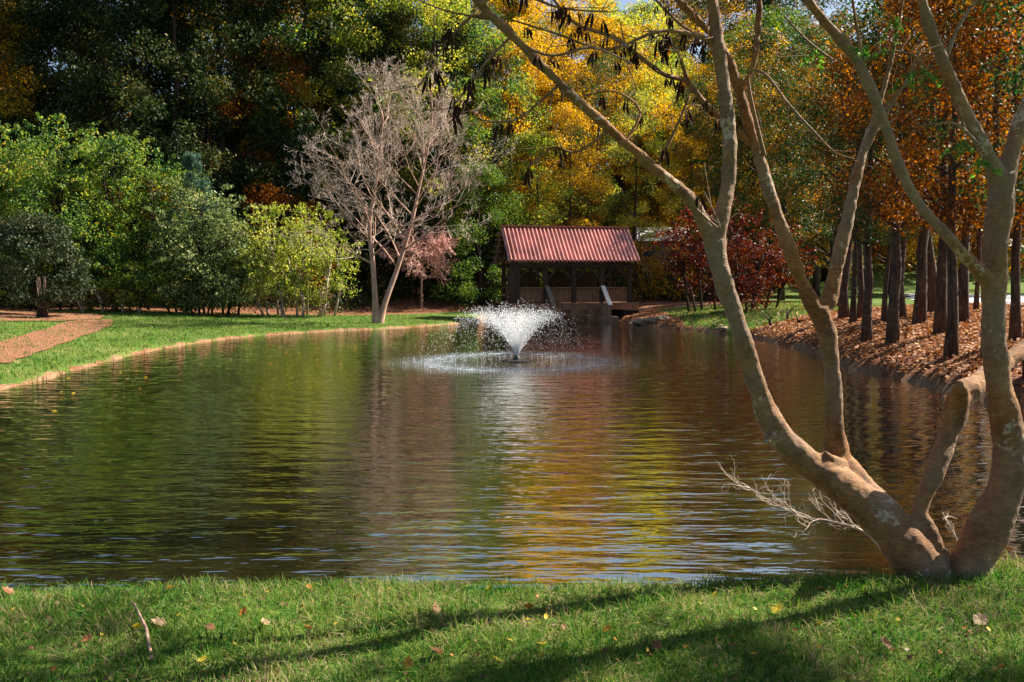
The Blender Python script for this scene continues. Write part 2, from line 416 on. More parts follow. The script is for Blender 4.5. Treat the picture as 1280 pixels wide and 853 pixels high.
M['mulch'] = mulch_mat()
def g2(px, py): h = hit(px, py); return (h.x, h.y)
tag(ribbon('path', [g2(-60,455), g2(-10,442), g2(45,428), g2(100,410), g2(120,400)], [2.4,2.2,1.8,2.0,1.6], .03, M['mulch']), kind='structure')
tag(ribbon('mulch_bed', [g2(-60,388), g2(10,396), g2(60,398), g2(100,398), g2(128,398)], [5,5.5,6,4.5,2], .045, M['mulch'], across=8), kind='structure')
tag(ribbon('road', [(21,8),(23.5,24),(28,40),(33,54),(40,70)], [12,12.5,12.5,11,10], .05, M['asphalt'], k=8, across=10), kind='structure')

# pond water
def water_mat():
    m, nt, p, out = newmat('pond water')
    tc = N(nt, 'ShaderNodeTexCoord'); o = tc.outputs['Object']
    def mp(sc, rot=0, loc=(0,0,0)):
        n = N(nt, 'ShaderNodeMapping'); n.inputs['Scale'].default_value = sc; n.inputs['Rotation'].default_value = (0,0,rot); n.inputs['Location'].default_value = loc
        nt.links.new(o, n.inputs[0]); return n.outputs[0]
    # distance from the fountain
    vm = N(nt, 'ShaderNodeVectorMath', operation='DISTANCE'); nt.links.new(o, vm.inputs[0]); vm.inputs[1].default_value = (FX, FY, 0)
    d = vm.outputs['Value']
    wv = N(nt, 'ShaderNodeTexWave', wave_type='RINGS', rings_direction='SPHERICAL')
    wv.inputs['Scale'].default_value = .62; wv.inputs['Distortion'].default_value = 5; wv.inputs['Detail'].default_value = 3; wv.inputs['Detail Scale'].default_value = .9; wv.inputs['Detail Roughness'].default_value=.6
    nt.links.new(mp((1,1,1), 0, (-FX, -FY, 0)), wv.inputs['Vector'])
    n1 = noise(nt, 1.0, 3, .5, mp((.9, 4.2, 1), R(3)))
    n2 = noise(nt, 1.0, 2, .5, mp((2.6, 9.0, 1), R(-6)))
    n3 = noise(nt, 9.0, 2, .5, mp((1, 1, 1)))
    calm = noise(nt, .16, 2, .5, mp((1, 1.6, 1)))
    amp = mth(nt, 'ADD', mth(nt, 'MULTIPLY', calm, .9), .35)
    h = mth(nt, 'ADD', mth(nt, 'MULTIPLY', n1, .024), mth(nt, 'MULTIPLY', n2, .012))
    h = mth(nt, 'ADD', h, mth(nt, 'MULTIPLY', wv.outputs['Fac'], .0045))
    h = mth(nt, 'MULTIPLY', h, amp)
    near = N(nt, 'ShaderNodeMapRange'); near.inputs[1].default_value = 4.6; near.inputs[2].default_value = 2.2; nt.links.new(d, near.inputs[0])
    h = mth(nt, 'ADD', h, mth(nt, 'MULTIPLY', mth(nt, 'MULTIPLY', n3, near.outputs[0]), .035))
    b = N(nt, 'ShaderNodeBump'); b.inputs['Strength'].default_value = 1; b.inputs['Distance'].default_value = 1
    nt.links.new(h, b.inputs['Height'])
    # murky body with silt clouds, and foam where the drops land
    silt = noise(nt, .55, 3, .5, mp((.5, 1.2, 1)))
    body = ramp(nt, [(.35, (.005,.005,.002)), (.58, (.020,.018,.006)), (.78, (.050,.038,.012))]); nt.links.new(silt, body.inputs[0])
    ring = N(nt, 'ShaderNodeFloatCurve')
    fr = ramp(nt, [(0, (0,0,0)), (.34, (.25,.25,.25)), (.62, (.8,.8,.8)), (.80, (.35,.35,.35)), (1, (0,0,0))]); nt.links.new(mth(nt, 'DIVIDE', d, 3.9), fr.inputs[0])
    fn = ramp(nt, [(.42, (0,0,0)), (.70, (1,1,1))]); nt.links.new(noise(nt, 3.2, 5, .75, mp((1, 1.8, 1))), fn.inputs[0])
    foam = mth(nt, 'MULTIPLY', fr.outputs[0], mth(nt, 'ADD', mth(nt, 'MULTIPLY', fn.outputs[0], .80), .26), True)
    col = mixc(nt, foam, body.outputs[0], (.50, .60, .74))
    df = N(nt, 'ShaderNodeBsdfDiffuse'); nt.links.new(col, df.inputs[0])
    gl = N(nt, 'ShaderNodeBsdfGlossy'); gl.inputs['Roughness'].default_value = .03; nt.links.new(b.outputs[0], gl.inputs['Normal'])
    gl.inputs[0].default_value = (.95, .93, .88, 1)
    fz = N(nt, 'ShaderNodeFresnel'); fz.inputs[0].default_value = 1.55; nt.links.new(b.outputs[0], fz.inputs['Normal'])
    fac = mth(nt, 'MULTIPLY', mth(nt, 'ADD', mth(nt, 'MULTIPLY', fz.outputs[0], 1.1), .50, True), mth(nt, 'SUBTRACT', 1.0, foam))
    mx = N(nt, 'ShaderNodeMixShader'); nt.links.new(fac, mx.inputs[0]); nt.links.new(df.outputs[0], mx.inputs[1]); nt.links.new(gl.outputs[0], mx.inputs[2])
    nt.links.new(mx.outputs[0], out.inputs[0]); nt.nodes.remove(p)
    return m
fh = at(646, 452, 22.0); FX, FY = 0.13, 22.0
wme = np_mesh('water', [(-22,2,0),(24,2,0),(24,56,0),(-22,56,0)], [(0,1,2,3)])
tag(link('water', wme, water_mat()), kind='structure')

# ------------------------------------------------------------------ foliage tools
def unit(n, r=None):
    v = rng.normal(size=(n, 3)); return v / np.linalg.norm(v, axis=1, keepdims=True)
def leaves_mesh(name, ctr, size, aspect=.6, droop=0.0, flat=0.0, jit=.45, curl=0.0):
    n = len(ctr)
    a = unit(n); a[:, 2] -= droop; a[:, 2] *= (1-flat); a /= np.linalg.norm(a, axis=1, keepdims=True)
    b = np.cross(a, unit(n)); b[:, 2] *= (1-flat); b /= np.linalg.norm(b, axis=1, keepdims=True)+1e-9
    L = (size * (1 + jit * rng.uniform(-1, 1, n)))[:, None] / 2; W = L * aspect
    v = np.empty((n, 4, 3)); v[:,0] = ctr - a*L; v[:,1] = ctr + b*W - a*L*.15; v[:,2] = ctr + a*L; v[:,3] = ctr - b*W - a*L*.15
    f = np.arange(n*4).reshape(n, 4)
    return np_mesh(name, v.reshape(-1, 3), f)
def clumps(centres, radii, per, squash=.75, droop=0):
    out = []
    for c, r in zip(centres, radii):
        k = max(3, int(per * (r ** 2)))
        d = unit(k) * (rng.uniform(.25, 1, (k, 1)) ** .6) * r; d[:, 2] *= squash
        if droop: d[:, 2] -= droop * (d[:, 0]**2 + d[:, 1]**2)
        out.append(np.array(c) + d)
    return np.concatenate(out)
def crown_points(n, prof, h0, h1, rad, rough=.25, fill=.45):
    """clump centres inside a body of revolution with an uneven outline"""
    t = rng.uniform(0, 1, n); ang = rng.uniform(0, 2*np.pi, n)
    pr = np.interp(t, [p[0] for p in prof], [p[1] for p in prof])
    lob = 1 + rough*np.sin(ang*3 + t*9 + rng.uniform(0, 6)) * np.cos(t*13 + ang*2)
    r = rad * pr * lob * (fill + (1-fill) * rng.uniform(0, 1, n) ** .5)
    return np.stack([r*np.cos(ang), r*np.sin(ang), h0 + t*(h1-h0)], 1)
def trunk_mesh(name, height_, r0, targets, nl=14, lean=0.3, n=8, stop=.9):
    mb = MB(); pts = []; k = 9
    ox, oy = random.uniform(-1,1)*lean, random.uniform(-1,1)*lean
    for i in range(k+1):
        t = i/k; pts.append((ox*math.sin(t*2.2)*1.0+random.uniform(-.07,.07), oy*math.sin(t*1.7)+random.uniform(-.07,.07), t*height_*stop - .3*(i==0)))
    rad = [r0*(1.35 if i == 0 else 1)*(1-.88*(i/k)**1.1) for i in range(k+1)]
    mb.tube(pts, rad, n)
    P = np.array(pts)
    sel = rng.choice(len(targets), min(nl, len(targets)), replace=False)
    for s in sel:
        tx, ty, tz = targets[s]; dz = math.hypot(tx, ty)*.6 + .3
        z0 = max(height_*.12, min(tz - dz, height_*stop*.95)); 
        bx, by = np.interp(z0, P[:,2], P[:,0]), np.interp(z0, P[:,2], P[:,1])
        rr = np.interp(z0, P[:,2], rad)*.45
        mid = ((bx+tx)/2+random.uniform(-.2,.2), (by+ty)/2+random.uniform(-.2,.2), z0*.55+tz*.45)
        mb.tube([(bx,by,z0), mid, (tx,ty,tz)], [rr, rr*.65, rr*.2], 5, False)
    me = bpy.data.meshes.new(name); me.from_pydata(mb.v, [], mb.f); me.polygons.foreach_set('use_smooth', [True]*len(me.polygons)); me.update()
    return me
BROAD = [(0,.45),(.2,.85),(.45,1),(.7,.85),(.9,.5),(1,.15)]
COL = [(0,.9),(.15,1),(.5,.85),(.8,.5),(1,.08)]
AIRY = [(0,.6),(.3,1),(.6,.9),(.85,.6),(1,.2)]
PROTO = {}
def proto(key, hgt, rad, prof, h0f, ncl, clr, per, size, r0, fill=.5, rough=.25, **kw):
    c = crown_points(ncl, prof, hgt*h0f, hgt, rad, rough, fill)
    r = rng.uniform(.55, 1.15, ncl) * clr
    pts = clumps(c, r, per)
    PROTO[key] = (trunk_mesh('trunk', hgt, r0, c, 16), leaves_mesh('crown', pts, size, **kw), hgt)
for i in range(3): proto(f'broad{i}', 18, 5.0, BROAD, .16, 85, 1.15, 440, .14, .26, rough=.35)
for i in range(2): proto(f'column{i}', 20, 4.2, COL, .02, 140, 1.2, 360, .155, .28, fill=.55, rough=.4)
for i in range(3): proto(f'airy{i}', 17, 3.8, AIRY, .14, 70, .95, 370, .13, .17, fill=.2, rough=.4)
proto('bushy0', 11, 3.6, [(0,.8),(.3,1),(.65,.85),(1,.25)], .04, 110, .95, 260, .15, .16, fill=.3, rough=.4)
for i in range(2): proto(f'shrubby{i}', 6, 3.0, [(0,.9),(.3,1),(.7,.8),(1,.3)], .02, 70, .85, 260, .15, .12, fill=.4)
for i in range(2): proto(f'high{i}', 13, 2.4, BROAD, .33, 60, .85, 300, .12, .19, fill=.3, rough=.4)

def place(name, key, x, y, scale, lmat, bmat, label, cat, group=None, rz=None, z=None, wide=1.0):
    tm, cm, hg = PROTO[key]
    e = empty(name, (x, y, (H(x, y) if z is None else z) - .05), rng.uniform(0, 6.28) if rz is None else rz, scale)
    e.scale = (scale*wide, scale*wide, scale)
    for nm, me, mt in (('trunk', tm, bmat), ('crown', cm, lmat)):
        if not me.materials: me.materials.append(None)
        o = bpy.data.objects.new(nm, me); C.objects.link(o); o.parent = e
        o.material_slots[0].link = 'OBJECT'; o.material_slots[0].material = mt
    tag(e, label, cat, group)
    return e

# ------------------------------------------------------------------ the wood behind the pond
WORD = {'lf_dark': 'dark evergreen', 'lf_mid': 'mid green', 'lf_vine': 'vine covered green', 'lf_yellow': 'bright yellow', 'lf_lime': 'yellow green',
        'lf_gold': 'golden brown', 'lf_orange': 'rusty orange', 'lf_dusk': 'green and orange', 'lf_red': 'dark red'}
LAND = [(-200,'left of the ivy bank'), (20,'above the round clipped evergreen'), (90,'above the ivy bank'), (150,'behind the crest of the ivy bank'), (215,'behind the blue green pine sapling'),
        (270,'right of the blue green pine sapling'), (330,'above the pale yellow shrub'), (385,'left of the bare pale tree'), (440,'behind the left half of the bare pale tree'),
        (500,'behind the middle of the bare pale tree'), (555,'behind the right half of the bare pale tree'), (610,'behind the left end of the red roof'), (660,'above the left part of the red roof'),
        (705,'above the middle of the red roof'), (750,'above the right part of the red roof'), (800,'just right of the red roof'), (850,'beyond the path right of the red roof'),
        (900,'behind the near forked stem'), (950,'above the dark red maple'), (1010,'left of the trunk row on the leafy bank'), (1070,'above the leafy right bank'), (1130,'behind the middle of the trunk row'),
        (1190,'behind the right part of the trunk row'), (1250,'beyond the pale road at right'), (1330,'past the right edge of the pale road')]
used = {}
def forest(px, d, key, hgt, mat, bark='bark_dark', wide=1.0):
    x = (px-640)/1000*d
    land = min(LAND, key=lambda q: abs(q[0]-px))[1]
    row = 'front' if d < 56 else ('second' if d < 66 else 'back')
    lab = f"{WORD[mat]} {row} row tree {land}"
    if lab in used:
        lab = f"{'taller' if hgt > used[lab] else 'shorter'} {lab}"
    used[lab] = hgt
    place('forest_tree', key, x, d, hgt/PROTO[key][2], M[mat], M[bark], lab, 'tree', 'trees of the wood around the pond', wide=wide)
FT = [  # px, distance, shape, height, leaves
 (852,66,'airy1',11,'lf_lime'),(870,94,'broad1',31,'lf_gold'),(925,96,'broad2',33,'lf_dusk'),(985,94,'broad0',32,'lf_dusk'),(835,98,'broad0',31,'lf_mid'),(700,97,'broad2',31,'lf_lime'),(812,70,'airy2',18,'lf_lime'),(962,76,'broad1',26,'lf_mid'),(920,80,'airy0',24,'lf_dusk'),
 (-150,48,'column0',24,'lf_dark'),(-70,52,'broad0',22,'lf_gold'),(5,50,'airy0',19,'lf_gold'),(-20,60,'broad1',26,'lf_dark'),(60,54,'column1',25,'lf_dark'),
 (115,52,'column0',24,'lf_dark'),(170,55,'column1',27,'lf_dark'),(225,51,'column0',23,'lf_dark'),(262,58,'airy1',22,'lf_gold'),(285,54,'column1',26,'lf_dark'),
 (335,56,'airy2',21,'lf_orange'),(345,51,'shrubby0',7,'lf_orange'),(372,60,'airy0',22,'lf_gold'),(385,56,'column0',25,'lf_dark'),(425,60,'broad1',26,'lf_vine'),(455,58,'column1',22,'lf_dark'),
 (500,58,'airy1',23,'lf_lime'),(505,58,'column0',20,'lf_dark'),(548,56,'airy0',22,'lf_lime'),(580,59,'column1',20,'lf_dark'),(615,57,'airy2',19,'lf_vine'),(602,52,'bushy0',9,'lf_mid'),
 (640,62,'airy0',20,'lf_yellow'),(672,56,'bushy0',11,'lf_lime'),(700,66,'airy1',21,'lf_gold'),(712,57,'airy2',13,'lf_yellow'),(745,60,'airy0',17,'lf_dusk'),(765,70,'airy2',22,'lf_yellow'),
 (792,58,'airy1',14,'lf_lime'),(822,64,'airy0',15,'lf_yellow'),(862,60,'airy2',12,'lf_gold'),(838,72,'broad0',15,'lf_mid'),(880,62,'airy1',16,'lf_yellow'),(905,55,'broad2',14,'lf_dusk'),(942,60,'broad0',19,'lf_dusk'),
 (975,52,'broad1',15,'lf_dusk'),(1005,58,'broad2',19,'lf_dusk'),(1040,50,'broad0',14,'lf_dusk'),(1080,66,'broad1',20,'lf_orange'),(1110,72,'broad2',22,'lf_dusk'),(1150,64,'broad0',18,'lf_gold'),
 (1200,70,'broad1',20,'lf_dusk'),(1250,66,'broad2',18,'lf_orange'),(1310,72,'broad0',21,'lf_dusk'),(1380,64,'broad1',18,'lf_gold'),
 (650,68,'airy2',24,'lf_yellow'),(690,74,'broad2',25,'lf_gold'),(775,76,'broad1',24,'lf_lime'),(850,78,'airy1',19,'lf_gold'),(905,70,'broad0',19,'lf_mid'),(935,70,'airy2',22,'lf_gold'),(805,88,'broad0',24,'lf_lime'),(20,57,'airy2',20,'lf_gold'),(362,57,'airy1',16,'lf_yellow'),(415,57,'airy0',21,'lf_lime'),
 # back row
 (-60,72,'broad2',27,'lf_dark'),(40,70,'column0',30,'lf_dark'),(120,70,'broad0',28,'lf_dark'),(200,70,'column1',30,'lf_dark'),(255,74,'broad1',28,'lf_mid'),(320,70,'column0',29,'lf_dark'),
 (400,70,'broad2',28,'lf_mid'),(470,72,'broad0',27,'lf_mid'),(530,70,'broad1',26,'lf_lime'),(590,74,'broad2',25,'lf_mid'),(625,80,'broad0',23,'lf_gold'),(730,80,'broad1',22,'lf_gold'),
 (790,84,'broad2',22,'lf_orange'),(900,82,'broad0',22,'lf_gold'),(972,78,'broad1',23,'lf_orange'),(1030,82,'broad2',24,'lf_dusk'),(1150,88,'broad0',24,'lf_orange'),(1240,88,'broad1',24,'lf_dusk')]
for a in FT: forest(*a)
# far wood mass behind everything: nobody could count it
n = 70000
fx = rng.uniform(-95, 110, n); fy = rng.uniform(88, 108, n)
top = 13 + 5*vnoise(fx, fy, .13, 3) + 2*vnoise(fx, fy, .5, 1)
fz = height(fx, fy) + top * rng.uniform(0, 1, n)
tag(link('far_wood', leaves_mesh('far_wood', np.stack([fx, fy, fz], 1), .75), M['lf_gold']), 'distant mass of autumn woodland filling the gaps behind the trees', 'woodland', kind='stuff')
# undergrowth at the foot of the wood
n = 26000
ux = np.concatenate([rng.uniform(-34, -2, n//2), rng.uniform(-3, 14, n//2)])
uy = np.interp(ux, [-34,-10,-7,0,6,14], [44.5,45,51,52,54,50]) + rng.uniform(0, 6, n)
uh = (1.3 + .9*vnoise(ux, uy, .9, 6)) * rng.uniform(0, 1, n)
ok = sdist(ux, uy) > .4
P_ = np.stack([ux, uy, height(ux, uy) + np.maximum(uh, .02)], 1)[ok]
tag(link('undergrowth', leaves_mesh('undergrowth', P_, .16), M['lf_dark']), 'low dark undergrowth along the foot of the wood', 'undergrowth', kind='stuff')

# ------------------------------------------------------------------ left bank planting
def blob_shrub(name, blobs, per, size, lmat, label, cat, group=None, bmat=None, sub=13, sr=.50, **kw):
    """blobs: (px, py, d, radius m) - a shrub mass made of leafy lobes carried on stems from its base"""
    cs = [(at(px, py, d*1.07), r*1.08) for px, py, d, r in blobs]
    bx = sum(c.x for c, r in cs)/len(cs); by = sum(c.y for c, r in cs)/len(cs); bz = H(bx, by)
    e = empty(name, (bx, by, bz)); base = np.array((bx, by, bz)); cen = []; rad = []
    for c, r in cs:
        mb = MB()
        k = max(6, int(sub*r**1.3))
        d = unit(k); rr = rng.uniform(.5, 1, (k, 1))
        q = np.array(c) + d*rr*r*np.array([1, .9, .85]) - base
        for z_ in q:
            if z_[2] < .2: z_[2] = rng.uniform(.15, .8)
        cen += list(q); rad += list(rng.uniform(.55, 1.3, k)*sr*max(.6, r**.35))
        g = Vector(c) - Vector(base); gz = H(c.x, c.y) - bz
        mb.tube([(g.x*.8, g.y*.8, gz-.1), (g.x*.9, g.y*.9, g.z*.5), tuple(g)], [.07, .05, .02], 6)
        for z_ in q[::3]:
            mb.tube([(g.x*.9, g.y*.9, g.z*.5), tuple((Vector(z_)+g)/2), tuple(z_)], [.04, .025, .008], 4, False)
        mb.build('stem', M['bark_dark'] if bmat is None else bmat, e, True)
    pts = clumps(cen, rad, per*1.35)
    ex = []
    for c, r in cs:
        g = np.array(c) - base
        for k in range(int(9*r)):
            d = unit(1)[0]; d[2] = abs(d[2])*.8 + .25; d /= np.linalg.norm(d); L = random.uniform(.35, .95)
            p0 = g + d*r*.95
            for t in np.linspace(0, 1, 9):
                q = p0 + d*L*t; q[2] -= .45*L*t*t; ex.append(q + rng.normal(size=(4, 3))*.06)
    if per > 125: pts = np.concatenate([pts] + ex)
    gz = height(pts[:,0]+bx, pts[:,1]+by) - bz
    pts = pts[pts[:,2] > gz + .05]
    link('foliage', leaves_mesh('foliage', pts, size, **kw), M[lmat], e)
    tag(e, label, cat, group); return e
blob_shrub('ivy_bank', [(20,225,40,2.6),(75,205,40,2.3),(140,215,41,2.2),(195,240,42,1.8),(15,300,39,2.4),(110,290,40,2.3),(170,300,41,2.2),(60,255,39,2.3),(-40,250,40,3),(130,345,39,1.8),(200,330,41,1.8),(150,360,38.5,1.3),(185,362,38.5,1.2),(110,362,39,1.1),(20,352,40,1.5),(230,312,41,1.6)],
           210, .13, 'lf_vine', 'large bank of ivy and vines sprawling over the left side of the wood', 'vines', droop=.5)
blob_shrub('broadleaf_shrub', [(250,265,40,1.7),(225,300,39.5,1.7),(280,290,40,1.6),(245,340,39,1.6),(290,335,40,1.5),(210,350,39.5,1.2),(235,368,38.5,1.0),(265,366,38.4,1.0),(290,366,38.4,.9),(305,330,39.5,1.3)],
           230, .13, 'lf_highlit', 'tall glossy green shrub between the ivy bank and the pale yellow shrub', 'shrub', droop=.4)
blob_shrub('orange_shrub', [(185,262,44,1.3),(215,250,44,1.2),(160,250,44.5,1.1)], 200, .13, 'lf_gold', 'small orange yellow shrub showing between the ivy bank and the pine sapling', 'shrub')
blob_shrub('arching_shrub', [(340,305,40,1.7),(385,298,40.5,1.6),(370,330,39.5,1.7),(412,325,40,1.4),(325,340,39.5,1.3),(405,358,39.5,1.0),(350,362,39,1.0),(318,366,39,.8),(380,368,39,.8),(428,352,39.5,.8)],
           170, .14, 'lf_pale', 'pale yellow green arching shrub with bare tan stems at its foot', 'shrub', bmat=M['twig_grey'], droop=.2, aspect=.4)
blob_shrub('dry_brush', [(95,372,37.5,.7),(125,370,38,.8),(155,372,38.5,.7),(180,374,38.8,.6)], 120, .11, 'lf_brown', 'low heap of dry brown brush behind the round evergreen', 'shrub', bmat=M['twig_grey'])
blob_shrub('dry_brush', [(205,378,38.6,.5),(232,380,38.6,.5),(262,380,38.6,.55),(290,380,38.8,.5)], 150, .10, 'lf_mid', 'low dark weeds at the foot of the tall glossy shrub', 'weeds')
blob_shrub('dry_brush', [(322,380,38.8,.5),(350,381,38.8,.55),(380,381,38.8,.5),(408,380,39,.5)], 130, .09, 'lf_brown', 'low brown weeds at the foot of the arching shrub', 'weeds', bmat=M['twig_grey'])
blob_shrub('dark_hollow_shrub', [(440,330,50,1.8),(490,345,51,1.8),(545,340,51,1.7),(595,345,50,1.7),(600,300,51,1.6),(560,365,50,1.1),(450,365,50,1.0)], 210, .14, 'lf_dark', 'dark shaded shrubs under the bare tree, left of the covered bridge', 'shrub')
# clipped evergreen
tp = hit(54, 398)
e = empty('small_evergreen_tree', tp)
mb = MB()
for dx in (-.16, -.05, .06, .15, .0):
    mb.tube([(dx*1.6, random.uniform(-.1,.1), -.15), (dx, 0, .7), (dx*2.6, random.uniform(-.4,.4), 1.9)], [.075, .05, .025], 7)
mb.build('trunk', M['bark_red'], e, True)
c = crown_points(120, [(0,.6),(.25,1),(.6,.95),(.85,.65),(1,.3)], .75, 4.7, 1.95, .2, .5)
link('crown', leaves_mesh('crown', clumps(c, rng.uniform(.3,.55,120), 700), .12), leaf_mat('clipped evergreen leaves', [(.010,.018,.010),(.018,.038,.014),(.035,.055,.02),(.07,.06,.03)], .15, .8, .55, .2), e)
tag(e, 'small round dark evergreen tree on the mulch bed at left', 'tree')
# blue-green pine sapling
tp = at(243, 300, 44); gz = H(tp.x, tp.y)
e = empty('pine_sapling', (tp.x, tp.y, gz)); mb = MB(); top = at(243, 196, 44).z - gz
mb.tube([(0,0,-.2),(0,0,top*.6),(0,0,top)], [.1,.06,.015], 7); mb.build('trunk', M['bark_dark'], e)
pts = []
for i in range(70):
    z = rng.uniform(top*.3, top); a = rng.uniform(0, 6.28); L = (top*1.06 - z)*.30 + .15
    for t in np.linspace(.2, 1, 14):
        q = np.array([math.cos(a)*L*t, math.sin(a)*L*t, z + L*t*.55]); pts.append(q + rng.normal(size=(12, 3))*.07)
link('crown', leaves_mesh('crown', np.concatenate(pts), .2, .16, -.5), leaf_mat('blue green needles', [(.03,.07,.05),(.07,.14,.10),(.13,.22,.15)], .3), e)
tag(e, 'blue green pine sapling poking up above the shrubs at left', 'tree')

# ------------------------------------------------------------------ bare trees
def bare_tree(name, base, stems, lmat, tmat, label, levels=4, spread=.5, nb=7, up=.35, rmin=.010, tw=.55):
    e = empty(name, base); b = Vector(base)
    mt, mtw = MB(), MB()
    def grow(p, d, L, r, lev):
        k = 4; pts = [p.copy()]; rs = [r]; q = p.copy(); dd = d.copy()
        for i in range(k):
            dd = (dd + Vector(rng.normal(size=3))*.10 + Vector((0,0,up*.22))).normalized(); q = q + dd*L/k; pts.append(q.copy()); rs.append(max(r*(1-.75*(i+1)/k), rmin*.6))
        (mt if lev <= 0 else mtw).tube(pts, rs, 5 if lev < 2 else 3, False)
        if lev >= levels: return
        n = nb if lev < levels-1 else nb-1
        for j in range(n):
            t = .18 + .82*(j+random.random())/n; f = t*k; i = min(int(f), k-1)
            s = pts[i].lerp(pts[i+1], f-i); dl = (pts[i+1]-pts[i]).normalized()
            side = Vector(unit(1)[0]); side = (side - dl*side.dot(dl)).normalized()
            nd = (dl*(1-spread*.5) + side*spread*1.1 + Vector((0,0,up*.5))).normalized()
            grow(s, nd, L*tw*random.uniform(.65,1.1)*(1-.35*t), max(r*.5*(1-.5*t), rmin), lev+1)
    for st in stems:
        P_ = spline([tuple(Vector(q[:3])-b) + (q[3],) for q in st['pts']], 5)
        mt.tube([p[:3] for p in P_], [p[3] for p in P_], 9)
        L = len(P_)-1
        for j in range(st['n']):
            t = st['t0'] + (1-st['t0'])*(j+.5*random.random())/st['n']; i = min(int(t*L), L-1); s = Vector(P_[i][:3]); dl = Vector(P_[i+1][:3])-s; dl.normalize()
            a = random.uniform(0, 6.28); side = Vector((math.cos(a), math.sin(a), 0))
            nd = (dl*.55 + side*(1.15-.5*t)+Vector((0,0,.12))).normalized()
            grow(s, nd, st['L']*(1.05-.55*abs(t-.45))*random.uniform(.8,1.1), max(P_[i][3]*.45, .03), 0)
        grow(Vector(P_[-1][:3]), Vector((0,0,1)), st['L']*.5, P_[-1][3], 0)
    mt.build('trunk', tmat, e, True); mtw.build('twigs', lmat, e)
    tag(e, label, 'tree'); return e
tb = hit(470, 404); D = tb.y
def bt(px, py, r, dd=0): return (*at(px, py, D+dd), r)
bare_tree('bare_tree', tb, [
  dict(pts=[(*(Vector(tb)+Vector((0,0,-.2))),.24), bt(469,375,.14), bt(466,330,.12), bt(462,280,.10,.2), bt(470,230,.07,.3), bt(476,185,.045,.3), bt(479,145,.03,.4)], n=19, t0=.30, L=4.7),
  dict(pts=[(*(Vector(tb)+Vector((.15,0,-.2))),.22), bt(481,380,.14,.1), bt(497,335,.115,.4), bt(514,280,.095,.6), bt(524,235,.07,.9), bt(534,190,.045,1.0), bt(540,150,.03,1.0)], n=19, t0=.33, L=4.7)],
  M['twig'], M['bark_pale'], 'tall bare pale tree with twin trunks on the grassy point', levels=4, nb=5, spread=.65, up=.17, rmin=.006, tw=.57)
tb2 = hit(527, 386)
def bt2(px, py, r): return (*at(px, py, tb2.y), r)
bare_tree('weeping_tree', tb2, [dict(pts=[(*tb2,.09), bt2(527,360,.07), bt2(527,338,.06), bt2(526,318,.04)], n=12, t0=.5, L=2.6)],
  M['twig_pink'], M['bark_pale'], 'small pinkish bare tree with a dome of fine twigs behind the twin trunks', levels=3, nb=8, spread=.75, up=-.12, rmin=.012)

# ------------------------------------------------------------------ covered bridge
BR = empty('covered_bridge', (3.05, 46, 0), R(12))
tag(BR, 'covered wooden bridge with a ribbed red metal roof at the far end of the pond', 'covered bridge')
HL, HW, EZ, RZ, DZ = 3.55, 2.1, 3.30, 5.22, 1.0
sl_ = math.atan2(RZ-EZ, HW)
for side, nm in ((-1, 'roof'), (1, 'roof')):
    m_ = MB(); n = 33; L = 7.5; nrm = Vector((0, side*math.sin(sl_), math.cos(sl_)))
    def rp(x, t, lift): 
        p = Vector((x, side*HW*t, RZ + (EZ-RZ)*t)) + nrm*lift
        return tuple(p)
    prof = []
    for i in range(n):
        x0 = -L/2 + L*i/n; wd = L/n
        prof += [(x0, .0), (x0+wd*.50, .0), (x0+wd*.60, .10), (x0+wd*.88, .10), (x0+wd*.98, 0)]
    prof.append((L/2, 0))
    b0 = 0
    for (x, l) in prof:
        m_.v += [rp(x, .0, l), rp(x, 1.0, l), rp(x, 1.0, l-.035), rp(x, 0, l-.035)]
    for i in range(len(prof)-1):
        a, b_ = i*4, i*4+4
        for k in range(4): m_.f.append((a+k, a+(k+1)%4, b_+(k+1)%4, b_+k))
    m_.f += [(0,1,2,3), tuple(len(prof)*4-4+q for q in (3,2,1,0))]
    m_.build('roof', M['roof'], BR)
m_ = MB(); m_.box(-3.8, -.16, RZ+.05, 3.8, .16, RZ+.13); m_.build('ridge_cap', M['rust'], BR)
# rafters / gable overhang battens, seen under the left end
for sx in (-1, 1):
    for i in range(6):
        m_ = MB()
        t = .12 + i*.165; y = HW*t; z = RZ + (EZ-RZ)*t - .07
        m_.box(sx*3.45, y-.13, z-.08, sx*3.95, y+.13, z-.02) if sx < 0 else m_.box(3.45, y-.1, z-.08, 3.72, y+.1, z-.02)
        m_.build('eave_batten', M['shingle'], BR)
    m_ = MB()
    m_.beam((sx*3.5, -HW*.98, EZ-.06), (sx*3.5, 0, RZ-.1), .08, .16); m_.beam((sx*3.5, HW*.98, EZ-.06), (sx*3.5, 0, RZ-.1), .08, .16)
    m_.box(sx*3.5-.05, -HW*.8, EZ+.12, sx*3.5+.05, HW*.8, EZ+.27); m_.box(sx*3.5-.045, -.05, EZ+.28, sx*3.5+.045, .05, RZ-.25)
    m_.build('gable_truss', M['wood_dark'], BR)
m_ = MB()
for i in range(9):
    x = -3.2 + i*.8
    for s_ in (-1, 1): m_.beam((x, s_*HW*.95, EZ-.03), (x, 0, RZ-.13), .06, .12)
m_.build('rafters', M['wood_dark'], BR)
posts = [-3.25, -1.62, 0.0, 1.62, 3.25]
